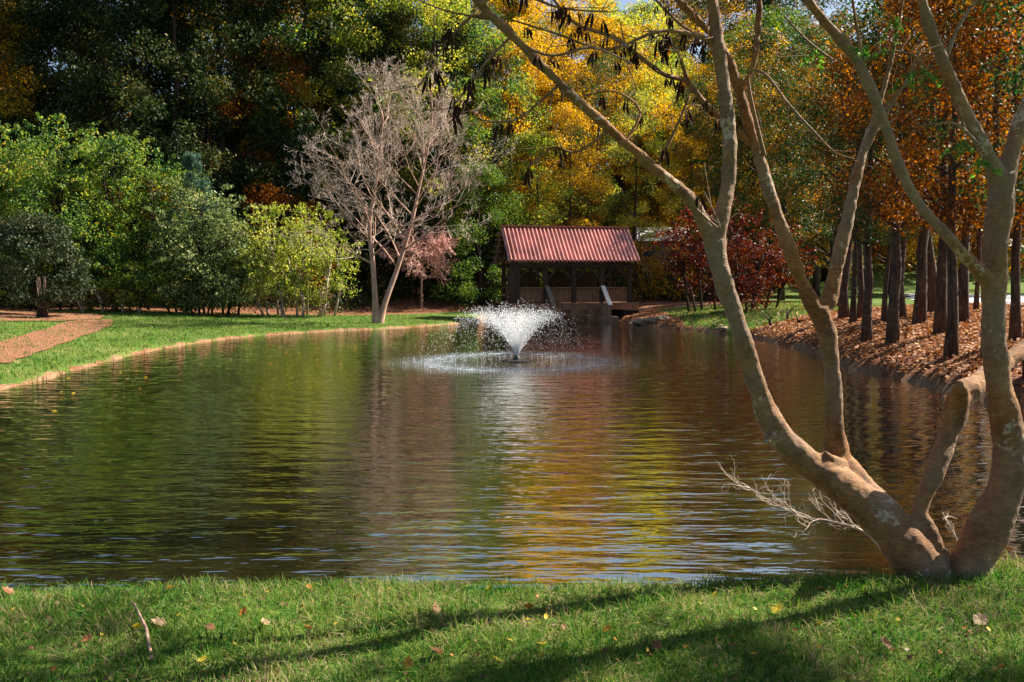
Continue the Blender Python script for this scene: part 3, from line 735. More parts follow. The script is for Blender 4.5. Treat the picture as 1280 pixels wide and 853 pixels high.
for s_ in (-1, 1):
    m_ = MB(); m_.box(-3.6, s_*1.72-.09, 2.98, 3.6, s_*1.72+.09, 3.20); m_.build('top_plate', M['wood_dark'], BR)
    for i, x in enumerate(posts):
        m_ = MB(); m_.box(x-.11, s_*1.72-.10, DZ+.02, x+.11, s_*1.72+.10, 2.975)
        o = m_.build('post', M['wood_dark'], BR)
        m_ = MB()
        for k in (-1, 1):
            if abs(x+k*.7) < 3.5: m_.beam((x+k*.08, s_*1.72, 2.25), (x+k*.68, s_*1.72, 2.95), .09, .11)
        m_.build('knee_brace', M['wood_dark'], o)
    # plank half wall
    m_ = MB(); x = -3.14
    while x < 3.10:
        wd = .17; m_.box(x, s_*1.66-.02, DZ+.08, x+wd-.018, s_*1.66+.02+random.uniform(0,.012), DZ+.80+random.uniform(-.012,.012)); x += wd
    m_.build('plank_wall', M['wood'], BR)
    m_ = MB(); m_.box(-3.3, s_*1.70-.10, DZ+.82, 3.3, s_*1.70+.10, DZ+.88); m_.build('handrail', M['wood'], BR)
# solid plank screen at the left and the dark boards inside at the back
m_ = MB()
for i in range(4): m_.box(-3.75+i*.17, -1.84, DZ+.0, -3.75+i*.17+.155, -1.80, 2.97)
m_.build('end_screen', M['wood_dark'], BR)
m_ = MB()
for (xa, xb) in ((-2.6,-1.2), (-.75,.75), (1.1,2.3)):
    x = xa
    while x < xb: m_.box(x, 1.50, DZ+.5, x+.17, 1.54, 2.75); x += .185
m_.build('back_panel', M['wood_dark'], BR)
m_ = MB(); x = -3.7
while x < 3.75: m_.box(x, -1.85, DZ-.06, x+.14, 1.85, DZ); x += .15
m_.build('deck', M['wood'], BR)
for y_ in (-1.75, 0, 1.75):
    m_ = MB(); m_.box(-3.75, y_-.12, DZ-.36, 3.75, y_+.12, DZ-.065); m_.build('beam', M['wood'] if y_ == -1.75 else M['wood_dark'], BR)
for x, mt in ((-1.55, 'wood_grey'), (1.66, 'wood_white')):
    m_ = MB(); m_.beam((x-.02, -1.88, DZ+.95), (x+.24, -2.42, DZ-.1), .30, .05)
    o = m_.build('outrigger_board', M[mt], BR)
    if mt == 'wood_white': tag(o, 'whitened slanting board')
m_ = MB(); m_.box(1.45, -2.55, DZ-.72, 1.92, -2.0, DZ-.12); m_.box(1.25, -2.7, -.5, 2.3, -1.9, DZ-.40-.33); m_.build('pier', M['pier'], BR)
m_ = MB(); m_.box(-3.9, -1.6, -.6, -3.1, 1.6, DZ-.425); m_.build('abutment', M['wood_dark'], BR)  # dark colour stands in for the shade beneath the bridge
m_ = MB(); m_.box(2.95, -1.6, -.6, 3.9, 1.6, DZ-.425); m_.build('abutment', M['wood_dark'], BR)  # same dark colour, under-deck shade put into the material

# ------------------------------------------------------------------ far white house
hp = at(826, 306, 60); hz = H(hp.x, 60)
HB = empty('house', (hp.x, 60, hz), R(-8)); tag(HB, 'brown house with a white roof glimpsed through leaves right of the bridge', 'house')
zt = at(826, 291, 60).z - hz
m_ = MB(); m_.box(-1.5,-2.5,-1,1.5,2.5,zt-.7); m_.build('wall', M['siding'], HB)
m_ = MB(); m_.v += [(-1.8,-2.8,zt-.72),(1.8,-2.8,zt-.72),(1.8,2.8,zt-.72),(-1.8,2.8,zt-.72),(-1.8,0,zt+.4),(1.8,0,zt+.4)]
m_.f += [(0,1,5,4),(2,3,4,5),(1,2,5),(3,0,4),(3,2,1,0)]; m_.build('roof', M['white'], HB)
for x_ in (-.9,.9):
    m_ = MB(); m_.box(x_-.35,-2.56,zt-2.4,x_+.35,-2.5,zt-1.4); m_.build('window', M['glass'], HB)

# ------------------------------------------------------------------ fountain
FO = empty('fountain', (FX, FY, 0)); tag(FO, 'floating fountain throwing a cone of white spray in mid pond', 'fountain')
m_ = MB(); m_.tube([(0,0,-.1),(0,0,.02),(0,0,.05)], [.40,.42,.34], 24); m_.build('float', M['black'], FO)
m_ = MB(); m_.tube([(0,0,.04),(0,0,.10),(0,0,.15)], [.12,.10,.07], 14); m_.build('nozzle', M['black'], FO)
n = 16000; g = 9.81
az = rng.uniform(0, 2*np.pi, n)
st = rng.uniform(0, 1, n)
ang = np.where(st < .62, rng.normal(R(26), R(3.6), n), rng.uniform(R(4), R(26), n))
v0 = np.where(st < .62, rng.normal(5.25, .18, n), rng.normal(4.8, .35, n))
vz = v0*np.cos(ang); vh = v0*np.sin(ang)
tt = rng.uniform(0, 1, n)**.85 * 2*vz/g
tt = np.where(rng.uniform(0,1,n) < .70, rng.uniform(0, .62, n)*2*vz/g*.85, tt)
gust = .35*tt**2*1.0
px_ = vh*np.cos(az)*tt - gust; py_ = vh*np.sin(az)*tt; pz_ = .14 + vz*tt - .5*g*tt*tt
keep = pz_ > .02
c = np.stack([px_, py_, pz_], 1)[keep]; n = len(c)
tk = tt[keep]
c += rng.normal(size=c.shape)*(.010 + .07*tk[:, None])
r = rng.uniform(.003, .0095, n)
dirs = np.array([(1,0,0),(0,1,0),(-1,0,0),(0,-1,0),(0,0,1.5),(0,0,-1.5)])
v = (c[:, None, :] + dirs[None]*r[:, None, None]).reshape(-1, 3)
tri = np.array([(0,1,4),(1,2,4),(2,3,4),(3,0,4),(1,0,5),(2,1,5),(3,2,5),(0,3,5)])
f = (tri[None] + (np.arange(n)*6)[:, None, None]).reshape(-1, 3)
o = link('spray', np_mesh('spray', v, f), M['drop'], FO); o['kind'] = 'stuff'
# the dense jet at the foot of the cone: thin strands of unbroken water
m_ = MB()
for i in range(40):
    a = random.uniform(0, 6.28); th = R(random.gauss(24, 5)); vv = random.gauss(5.6, .2); pts = []
    tm = random.uniform(.10, .24)
    for k in range(6):
        t = tm*k/5; pts.append((vv*math.sin(th)*math.cos(a)*t, vv*math.sin(th)*math.sin(a)*t, .14+vv*math.cos(th)*t-4.9*t*t))
    m_.tube(pts, [.008,.007,.006,.005,.003,.001], 4, False)
m_.build('jet', M['drop'], FO)
# splashes on the water where the drops land
n = 500; a = rng.uniform(0, 6.28, n); rr = rng.normal(2.1, .5, n)
c = np.stack([rr*np.cos(a)-.35, rr*np.sin(a), rng.uniform(0, .05, n)**1.3+.004], 1); r = rng.uniform(.004, .009, n)
v = (c[:, None, :] + dirs[None]*r[:, None, None]).reshape(-1, 3); f = (tri[None] + (np.arange(n)*6)[:, None, None]).reshape(-1, 3)
o = link('splash', np_mesh('splash', v, f), M['drop'], FO); o['kind'] = 'stuff'

# ------------------------------------------------------------------ right bank
TR = [(1021,371,9,'high0',1.0),(1055,398,12,'high1',1.0),(1067,404,8,'high0',.85),(1075,399,8,'high1',.9),(1083,429,12,'high0',.85),(1104,403,7,'high1',.8),(1115,429,14,'high0',.95),
      (1125,398,11,'high1',1.05),(1149,404,14,'high0',1.05),(1165,391,13,'high1',1.1),(1177,418,14,'high0',1.0),(1191,444,14,'high1',.85),(1219,388,6,'high0',.8),(1231,446,10,'high1',.8),(1270,425,12,'high0',.9),(1045,385,8,'high1',.9),(1290,470,22,'high1',.95),(1205,402,12,'high0',1.0)]
TL = ['far slender trunk left of the bank trees','first big red brown trunk from the left on the leafy bank','thin trunk just right of the first big trunk','narrow trunk behind the second waterside trunk',
      'waterside trunk standing lowest at the left end of the row','thinnest straight trunk in a sunny gap','thick waterside trunk left of the middle of the row','trunk rising behind the thick waterside trunk',
      'broad trunk against the pale road','broad dark trunk behind the crowded middle group','dark trunk at the centre of the crowded group','trunk nearest the water with a long leafy shadow',
      'slim trunk in front of the pale road','trunk half hidden by the big near stem','trunk right of the big near stem','slim trunk behind the left fork stem','thick dark trunk at the right frame edge','trunk at the right side of the crowded group']
for (px, py, wpx, key, sc), lab in zip(TR, TL):
    p = hit(px, py); tm, cm, hg = PROTO[key]
    want = wpx/1000*p.y/2
    sc *= .82; e = place('bank_tree', key, p.x, p.y, sc, M['lf_dusk'] if random.random() < .8 else M['lf_orange'], M['bark_red'], lab, 'tree', 'trees on the leafy right bank')
    e.rotation_euler.x = R(random.uniform(-2.2,2.2)); e.rotation_euler.y = R(random.uniform(-2.8,2.8))
    for ch in e.children:
        if ch.name.startswith('trunk'):
            k = want/(.19*sc)
            me = ch.data.copy(); co = np.empty(len(me.vertices)*3); me.vertices.foreach_get('co', co); co = co.reshape(-1,3)
            low = 1 - smooth(3.5, 5.5, co[:,2]); kk = 1 + (k-1)*low; co[:,0] *= kk; co[:,1] *= kk
            me.vertices.foreach_set('co', co.ravel()); ch.data = me; ch.material_slots[0].link = 'OBJECT'; ch.material_slots[0].material = M['bark_red']
# dark red maple and neighbours
blob_shrub('red_maple', [(850,318,39,1.3),(985,335,37,1.1),(905,290,39,1.3),(945,362,36,.9),(890,325,38,1.7),(925,335,37,1.6),(870,300,39,1.3),(950,310,37.5,1.4),(915,365,36.5,1.1),(860,350,38.5,.9),(935,385,35,.6),(968,345,37,1.0)], 210, .12, 'lf_red', 'low spreading dark red maple beside the sunny right lawn', 'tree', bmat=M['bark_dark'], sr=.38)
blob_shrub('twiggy_shrub', [(985,385,30,.5),(960,398,29,.4),(1000,400,28,.45)], 60, .09, 'lf_dusk', 'thin twiggy shrub at the water edge below the red maple', 'shrub', bmat=M['bark_dark'], sr=.25)
blob_shrub('gold_thicket', [(805,345,50,1.2),(835,345,51,1.3),(800,318,51,1.0),(860,330,51,1.4),(800,366,49,.9),(830,368,49,.9),(862,364,49,1.1),(885,345,51,1.3),(850,308,52,.8)], 170, .13, 'lf_gold', 'thin golden thicket just right of the covered bridge', 'shrub', sr=.4)
# leaf litter on the right bank and by the bridge
n = 90000
lx = rng.uniform(5.5, 20, n); ly = rng.uniform(10, 46, n)**1.0
s = sdist(lx, ly); lw, _ = lawn_w(lx, ly)
keep = (s > .15) & ((lw < .5) | (rng.uniform(0,1,n) < .12)) & (s < 11)
lx, ly = lx[keep], ly[keep]
tag(link('leaf_litter', leaves_mesh('leaf_litter', np.stack([lx, ly, height(lx, ly)+.02+rng.uniform(0,.03,len(lx))], 1), .095, .7, 0, .6), M['litter']), 'carpet of fallen russet leaves on the right bank', 'fallen leaves', kind='stuff')
# grass tufts on the far lawns
def blades(name, x, y, ln, wd, mat, lean=.6, base=None):
    n = len(x); z = height(x, y) - .005
    a = rng.uniform(0, 2*np.pi, n); L = ln*rng.uniform(.45, 1.3, n)*(1+.45*vnoise(x, y, 4.3, 8)); k = rng.uniform(.1, lean, n)*L
    dx, dy = np.cos(a), np.sin(a); b = rng.uniform(0, 2*np.pi, n); wx, wy = np.cos(b)*wd/2, np.sin(b)*wd/2
    rows = []
    for t, wf in ((0,1),(.45,.85),(.8,.5),(1,.08)):
        cx = x + dx*k*t**2*1.4; cy = y + dy*k*t**2*1.4; cz = z + L*(t - .35*(k/L)*t*t)
        rows.append(np.stack([cx-wx*wf, cy-wy*wf, cz], 1)); rows.append(np.stack([cx+wx*wf, cy+wy*wf, cz], 1))
    v = np.stack(rows, 1).reshape(-1, 3); base_ = (np.arange(n)*8)[:, None, None]
    f = (np.array([(0,1,3,2),(2,3,5,4),(4,5,7,6)])[None] + base_).reshape(-1, 4)
    return link(name, np_mesh(name, v, f), mat)
n = 110000
gx = rng.uniform(-27, -1.5, n); gy = rng.uniform(15, 46, n); s = sdist(gx, gy); lw, _ = lawn_w(gx, gy)
keep = (s > .25) & (lw > .5) & (s < 16) & (rng.uniform(0,1,n) < .35+.65*np.clip(.5+vnoise(gx, gy, 1.7, 3), 0, 1))
tag(blades('lawn_grass', gx[keep], gy[keep], .085, .022, M['grass']), 'short green lawn grass on the left bank', 'grass', kind='stuff')
n = 16000
gx = rng.uniform(7.5, 17, n); gy = rng.uniform(31, 45, n); lw, s = lawn_w(gx, gy); keep = (lw > .5)
tag(blades('lawn_grass', gx[keep], gy[keep], .09, .03, M['grass']), 'short green lawn grass right of the covered bridge', 'grass', kind='stuff')
n = 30000
gx = rng.uniform(-15, -1.5, n); gy = rng.uniform(12, 43, n); s = sdist(gx, gy)
keep = (s > -.05) & (s < .40) & (vnoise(gx, gy, 2.9, 7) > -.25)
M['sedge'] = leaf_mat('brown green sedge', [(.03,.03,.012),(.09,.08,.025),(.22,.15,.07),(.12,.17,.03)], .3, 2, .8, .06)
tag(blades('shore_weeds', gx[keep], gy[keep], .12, .016, M['sedge'], .9), 'ragged brown and green weeds along the left waterline', 'weeds', kind='stuff')
# shore stones
for (px, py, r, lab) in ((806,404,.42,'flat dark stone at the water edge right of the pier'),(822,401,.40,'upright pond stone behind the flat dark stone'),(793,406,.2,'small stone beside the pier foot'),
                         (905,412,.22,'stone at the edge of the sunny right lawn'),(733,407,.2,'pale round stone at the foot of the pier')):
    p = hit(px, py); bm = MB(); 
    o = empty('tmp'); bpy.data.objects.remove(o)
    import bmesh
    b = bmesh.new(); bmesh.ops.create_icosphere(b, subdivisions=3, radius=r)
    sd_ = random.uniform(0, 9)
    for v_ in b.verts:
        k = 1 + .18*math.sin(v_.co.x*7/r*.5+sd_)*math.cos(v_.co.y*5/r*.5+sd_) + .08*math.sin(v_.co.z*11/r*.5+v_.co.x*9/r*.5)
        v_.co = Vector((v_.co.x*k*1.5, v_.co.y*k, v_.co.z*k*.5))
    me = bpy.data.meshes.new('shore_stone'); b.to_mesh(me); b.free()
    for q in me.polygons: q.use_smooth = True
    o = link('shore_stone', me, M['stone'], None, (p.x, p.y, max(p.z, 0)+r*.1)); tag(o, lab, 'stone', 'stones along the far shore')

# ------------------------------------------------------------------ near trees
def near_tree(name, base, stems, label, twigs=(), voxel=.013):
    """stems: lists of (px, py, radius px, distance) blended into one continuous trunk surface"""
    e = empty(name, base); b = Vector(base); mb = MB()
    for st in stems:
        rows = [tuple(at(px, py, d) - b) + (r*d/1000*(.80 if r < 16.6 else .86),) for px, py, r, d in st]
        P_ = spline(rows, 6)
        n = len(P_); 
        rad = [p[3]*(1 + .05*math.sin(i*.9+len(st)) + random.uniform(-.03,.03)) for i, p in enumerate(P_)]
        mb.tube([p[:3] for p in P_], rad, 16)
    o = mb.build('trunk', M['bark_near'], e, True)
    m1 = o.modifiers.new('r', 'REMESH'); m1.mode = 'VOXEL'; m1.voxel_size = voxel; m1.use_smooth_shade = True
    m2 = o.modifiers.new('s', 'SMOOTH'); m2.factor = .6; m2.iterations = 6
    tx = bpy.data.textures.new('bark lumps', 'CLOUDS'); tx.noise_scale = .12
    m3 = o.modifiers.new('d', 'DISPLACE'); m3.texture = tx; m3.strength = .020; m3.mid_level = .62
    ty = bpy.data.textures.new('bark folds', 'MUSGRAVE') if False else bpy.data.textures.new('bark folds', 'CLOUDS'); ty.noise_scale = .035; ty.noise_depth = 3
    m4 = o.modifiers.new('f', 'DISPLACE'); m4.texture = ty; m4.strength = .009; m4.mid_level = .5
    return e
# left tree: trunks A, B and D from one root
bl = at(1160, 716, 4.75)
A = [(1168,745,42,4.7),(1152,712,38,4.72),(1126,674,34,4.75),(1096,642,31,4.8),(1050,606,25,4.85),(1003,574,22,4.85),(967,532,19,4.8),(946,482,16,4.75),(921,402,15,4.7),(899,335,15.5,4.65),(893,303,17,4.65)]
A1 = [(893,315,15,4.65),(902,270,13,4.65),(911,225,12,4.7),(912,180,12,4.7),(904,100,11,4.75),(893,20,10,4.8),(884,-50,9,4.85),(870,-160,7,4.9)]
A2 = [(892,315,13,4.65),(880,280,11.5,4.6),(862,248,11,4.5),(820,212,9.5,4.4),(760,160,9,4.3),(700,105,8.5,4.2),(650,55,8,4.1),(600,5,7.5,4.05),(560,-45,6,4.0)]
A3 = [(655,60,6,4.1),(625,27,5.5,4.1),(590,20,4.6,4.1),(555,13,4,4.1),(515,-4,3.4,4.1),(470,-30,2.6,4.1)]
KN = [(985,560,14,4.82),(966,548,9,4.75),(957,552,7,4.7)]
KN2 = [(1052,585,14,4.9),(1040,574,9,4.85),(1031,566,6,4.82)]
KN3 = [(1196,505,18,4.92),(1200,488,13,4.85),(1198,480,9,4.8)]

B_ = [(1110,650,26,4.85),(1070,602,21,4.95),(1048,572,20,5.0),(1043,530,14.5,5.0),(1041,470,13.5,5.0),(1033,415,15,5.0),(1022,385,16,5.0)]
B1 = [(1024,395,14,5.0),(1008,365,12,5.0),(986,310,11,5.0),(960,235,10,5.05),(940,169,9.5,5.1),(921,105,8.5,5.1),(905,65,7.5,5.1),(884,38,7,5.1),(846,-2,6,5.1),(800,-60,5,5.1)]
B1b = [(922,112,7,5.1),(935,98,6.5,5.05),(944,70,6,5.0),(949,10,5.5,5.0),(952,-60,5,5.0)]
B2 = [(1024,395,14,5.0),(1038,368,13,5.05),(1052,305,11,5.1),(1068,235,9.5,5.15),(1080,185,8,5.2),(1093,150,6.5,5.2),(1110,90,5,5.25),(1125,20,4,5.3),(1135,-40,3,5.3)]
DD = [(1180,722,20,4.72),(1172,690,14,4.7),(1158,655,12,4.72),(1150,635,13,4.75),(1168,592,15,4.8),(1188,535,16.5,4.9),(1200,498,19,4.95),(1222,480,18,5.05),(1255,455,14,5.3),(1295,425,12,5.5),(1350,385,10,5.7)]
T1 = near_tree('multi_stem_tree', bl, [A, A1, A2, A3, KN, KN2, KN3, B_, B1, B1b, B2, DD], '')
tag(T1, 'leaning multi stem tree with tan bark and hanging seed pods on the near bank', 'tree', 'near trees at the water edge')
br_ = at(1215, 716, 4.7)
RR = [(1205,745,36,4.66),(1212,708,32,4.68),(1238,655,29,4.7),(1262,592,25,4.7),(1258,530,22,4.7),(1247,470,18,4.7),(1242,400,17,4.7),(1244,320,17.5,4.7),(1252,245,18,4.7),(1252,218,19,4.7)]
RR1 = [(1252,235,16,4.7),(1264,190,14,4.7),(1285,130,12,4.7),(1310,40,10,4.7),(1330,-60,8,4.7)]
RR2 = [(1251,235,14,4.7),(1236,195,12,4.65),(1206,140,11,4.6),(1180,80,10,4.55),(1157,20,9,4.5),(1140,-50,8,4.5)]
CC = [(1240,360,13,4.7),(1222,338,11,4.65),(1187,298,9.5,4.55),(1138,240,9,4.5),(1103,150,9,4.4),(1074,82,9,4.35),(1032,28,8.5,4.3),(990,-20,7.5,4.3),(930,-80,6,4.3)]
RX = [(1262,600,22,4.7),(1278,560,20,4.72),(1288,515,18,4.8),(1310,450,16,4.9),(1340,350,13,5.0)]
T2 = near_tree('multi_stem_tree', br_, [RR, RR1, RR2, CC, RX], '')
tag(T2, 'upright multi stem tree with tan bark at the right frame edge of the near bank', 'tree', 'near trees at the water edge')
# twigs carrying pods and a few green leaf sprays
def twig(parent, pts, mat='bark_near', nm='branch', n=6):
    b = parent.location; P_ = spline([tuple(at(px, py, d)-b) + (r*d/1000,) for px, py, r, d in pts], 5)
    mb = MB(); mb.tube([p[:3] for p in P_], [p[3] for p in P_], n)
    rows = P_
    # side twiglets
    for i in range(2, len(P_)-1, 2):
        p = Vector(P_[i][:3]); t = Vector(P_[min(i+1,len(P_)-1)][:3]) - Vector(P_[i-1][:3]); t.normalize()
        s_ = Vector(unit(1)[0]); q = p + (t*.6+s_*.8)*random.uniform(.06,.22); q2 = q + (t*.5+Vector((0,0,.3))+Vector(unit(1)[0])*.6)*random.uniform(.05,.14)
        mb.tube([p, q, q2], [max(P_[i][3]*.4,.0022), .0018, .001], 4, False)
    return mb.build(nm, M[mat], parent, True), rows
TW = [[(939,180,4,5.1),(902,148,3.8,5.0),(879,127,3.6,4.9),(858,102,3.2,4.8),(826,91,3,4.7),(770,49,2.6,4.6),(720,30,2,4.5),(689,-4,1.6,4.5)],
      [(898,55,3.4,4.8),(860,42,2.6,4.7),(820,40,2.2,4.6),(760,62,1.8,4.5),(700,44,1.4,4.4),(640,25,1,4.4)],
      [(760,165,2.4,4.3),(720,190,1.6,4.3),(690,185,1.3,4.3),(660,210,1,4.3)],
      [(700,105,2.4,4.2),(672,130,1.6,4.2),(640,152,1.2,4.2),(600,150,1,4.2)],
      [(905,70,3,5.1),(880,50,2.4,5.0),(850,30,2,4.9),(815,-5,1.6,4.8)],
      [(858,102,2.2,4.8),(850,70,1.7,4.8),(835,50,1.3,4.8),(812,38,1,4.8)],
      [(820,212,2.4,4.4),(845,160,1.8,4.4),(862,120,1.3,4.4)],
      [(650,55,2.2,4.1),(690,70,1.6,4.1),(740,60,1.3,4.1),(790,80,1,4.1)],
      [(600,5,2.4,4.0),(640,-10,1.8,4.0),(700,10,1.4,4.0),(760,15,1,4.0)],
      [(780,180,2,4.35),(800,140,1.5,4.4),(770,115,1.1,4.4),(730,120,.9,4.4)],
      [(870,262,2.2,4.5),(900,285,.9,4.5),(880,240,.8,4.4)],
      [(590,20,2,4.1),(560,50,1.4,4.1),(540,85,1.1,4.1),(522,110,.9,4.1)],
      [(640,45,1.8,4.1),(610,75,1.4,4.1),(585,110,1.1,4.1),(560,140,.9,4.1)]]
podspots = []
for t_ in TW:
    o, rows = twig(T1, t_)
    podspots += [r[:3] for r in rows[3:]] * (3 if t_[0][1] < 100 or t_[-1][1] < 60 else 1)
for t_ in [[(955,195,3,5.05),(935,100,2,4.9),(955,92,1.8,4.8),(985,130,1.8,4.75),(1020,168,1.6,4.7),(1045,192,1.4,4.7),(1068,199,1,4.7)],
           [(1085,185,3,5.2),(1110,130,2,5.1),(1140,95,1.5,5.0),(1155,60,1,5.0)]]: twig(T1, t_)
for t_ in [[(1100,150,3.2,4.4),(1082,90,2.4,4.4),(1072,40,2,4.4),(1064,-10,1.6,4.4)],[(1074,82,3,4.35),(1100,66,2,4.3),(1140,68,1.5,4.3),(1160,90,1,4.3)],[(1040,75,2,4.4),(1010,52,1.6,4.4),(980,20,1.2,4.4)],
           [(1238,200,2.6,4.65),(1200,158,1.8,4.5),(1170,155,1.4,4.5),(1140,160,1,4.5)],[(1180,80,3,4.55),(1200,30,2,4.6),(1230,-10,1.4,4.7)],[(1103,150,2.6,4.4),(1130,105,1.6,4.4),(1152,60,1,4.4)]]: twig(T2, t_)
# seed pods: one pod cluster mesh copied to the branches
pv = MB()
for i in range(4):
    a = i*1.7; L = .085+.02*i; ox, oy = math.cos(a)*.010, math.sin(a)*.010
    m4 = Matrix.Rotation(a, 4, 'Z')
    prev = len(pv.v)
    for k, (t, wd) in enumerate(((0,.001),(.12,.002),(.3,.008),(.55,.0105),(.8,.008),(1,.001))):
        for sx, sy in ((-1,-.15),(1,-.15),(1,.15),(-1,.15)):
            q = m4 @ Vector((sx*wd, sy*.012, 0)); pv.v.append((q.x+ox*(1+t*1.5)+.008*math.sin(t*3+i), q.y+oy*(1+t*1.5), -L*t))
        if k:
            b0 = prev+k*4
            for j in range(4): pv.f.append((b0-4+j, b0-4+(j+1)%4, b0+(j+1)%4, b0+j))
pme = bpy.data.meshes.new('seed_pods'); pme.from_pydata(pv.v, [], pv.f); pme.update(); pme.materials.append(M['pod'])
random.shuffle(podspots)
cnt = 0
while cnt < 98:
    q = podspots[cnt % len(podspots)]
    o = bpy.data.objects.new('seed_pod', pme); C.objects.link(o); o.parent = T1
    o.location = (q[0]+random.gauss(0,.03), q[1]+random.gauss(0,.03), q[2]-abs(random.gauss(0,.01)))
    o.rotation_euler = (random.gauss(0,.15), random.gauss(0,.15), random.uniform(0,6)); s_ = random.uniform(.38,.85); o.scale = (s_,)*3
    cnt += 1
# leaf sprays on the right tree
M['lf_spray'] = leaf_mat('fresh green leaflets', [(.04,.12,.02),(.08,.20,.03),(.20,.32,.07)], .45, 3)
for (px, py, d, dn) in ((1118,20,4.4,.7),(1135,90,4.4,.5),(1205,178,4.5,.3),(1085,72,4.3,-.1),(1150,85,4.4,.4),(1225,200,4.6,.4),(1030,60,4.4,.3)):
    c0 = np.array(at(px, py, d) - T2.location); pts = []
    for j in range(5):
        a = random.uniform(0,6.28); dr = np.array([math.cos(a)*.5, math.sin(a)*.5, -dn]); dr /= np.linalg.norm(dr)
        for t in np.linspace(.02, .14, 13): pts.append(c0 + dr*t + rng.normal(size=(2,3))*.006)
    link('leaf_spray', leaves_mesh('leaf_spray', np.concatenate(pts), .028, .3, .3), M['lf_spray'], T2)

# the upper crowns of the near trees, unseen above the picture, added to shade the near grass: thin limbs and sparse feathery leaves
for T_, spots in ((T1, ((.6,4.5,5.2),(1.3,5.3,5.6),(2.2,4.6,5.9),(1.6,3.9,5.0),(-.2,4.4,4.9),(2.6,5.6,5.8),(1.9,5.6,5.3))), (T2, ((3.6,4.6,5.6),(4.3,5.2,5.2),(2.9,3.9,5.3),(4.0,3.9,5.9),(6.3,5.1,5.2),(7.0,5.8,5.8),(7.6,5.2,5.4),(5.6,5.8,5.6)))):
    b = T_.location; mb = MB(); cen = []
    for sp_ in spots:
        tp_ = Vector(sp_) - b; st_ = Vector((1.1 if T_ is T1 else 3.2, 4.8, 3.9)) - b
        mid = (tp_+st_)/2 + Vector((0,0,.25)); mb.tube([st_, mid, tp_], [.03,.022,.008], 6, False)
        for k in range(9):
            q = tp_ + Vector(unit(1)[0])*random.uniform(.3,.9); q.z = max(q.z, 4.6-b.z); mb.tube([mid.lerp(tp_, random.random()), (q+tp_)/2, q], [.008,.005,.002], 4, False); cen.append(tuple(q))
    mb.build('upper_shade_limbs', M['bark_near'], T_, True)
    link('crown', leaves_mesh('crown', clumps(cen, rng.uniform(.22,.45,len(cen)), 2200), .07, .4), M['lf_mid'], T_)  # out of view, leaf size and count set for shade on the lawn
# dead branches leaning over the water beside the near trees
def dead_branch(name, spine, label, nb, L, seed):
    random.seed(seed); base = at(*spine[0]); e = None; mb = MB()
    P_ = spline([tuple(at(*q)-base) for q in spine], 5); n = len(P_)
    mb.tube(P_, [.011*(1-.8*i/(n-1)) for i in range(n)], 6)
    def sub(p, d, L, r, lev):
        pts = [p]; q = p
        for k in range(4):
            d = (d + Vector((random.gauss(0,.32), random.gauss(0,.25), random.gauss(.04,.3)))).normalized(); q = q + d*L/4; pts.append(q)
        mb.tube(pts, [r*(1-.2*k) for k in range(5)], 4, False)
        if lev < 2:
            for k in range(3): sub(pts[1+k], (d + Vector((random.gauss(-.2,.6), random.gauss(0,.5), random.gauss(.15,.6)))).normalized(), L*.55, r*.6, lev+1)
    for i in range(nb):
        k = int(n*(.12+.83*i/nb)); p = Vector(P_[k]); d = (Vector(P_[min(k+1,n-1)])-Vector(P_[k-1])).normalized()
        sub(p, (d + Vector((random.gauss(0,.35), random.gauss(0,.4), random.gauss(.15,.5)))).normalized(), L*random.uniform(.6,1.1), .0048, 0)
    o = mb.build(name, M['twig_grey'], None, True); o.location = base; tag(o, label, 'branch', 'dead branches by the near trunks')
dead_branch('dead_branch', [(1108,694,5.25),(1080,665,5.3),(1040,652,5.4),(1000,645,5.45),(960,625,5.5),(925,602,5.5)], 'pale dead branch reaching left over the water from the near trunk', 17, .30, 3)
dead_branch('dead_branch', [(1205,700,5.2),(1196,675,5.25),(1185,655,5.25),(1178,640,5.3)], 'small pale dead twig bunch between the two near trunks', 5, .14, 5)

# ------------------------------------------------------------------ near lawn
n = 130000
gx = rng.uniform(-4.6, 5.0, n); gy = rng.uniform(2.6, 5.02, n)
s = sdist(gx, gy)
dens = .55 + .45*vnoise(gx, gy, 3.5, 9)
keep = (s > .05) & (rng.uniform(0, 1, n) < .45+.55*np.clip(dens, 0, 1))
gx, gy = gx[keep], gy[keep]
tag(blades('near_grass', gx, gy, .070, .0048, M['grass'], 1.1), 'thick green grass with dry blades on the near bank', 'grass', kind='stuff')
n = 22000
gx = rng.uniform(-4.6, 5.0, n); gy = rng.uniform(2.6, 4.95, n); s = sdist(gx, gy); pt = vnoise(gx, gy, 2.7, 14)
keep = (s > .05) & (pt > -.05)
M['straw'] = leaf_mat('dry straw', [(.16,.09,.05),(.34,.24,.14),(.55,.44,.30)], .2, 2, .7)
tag(blades('dry_thatch', gx[keep], gy[keep], .05, .004, M['straw'], 2.2), 'dry straw coloured thatch between the grass blades', 'thatch', kind='stuff')
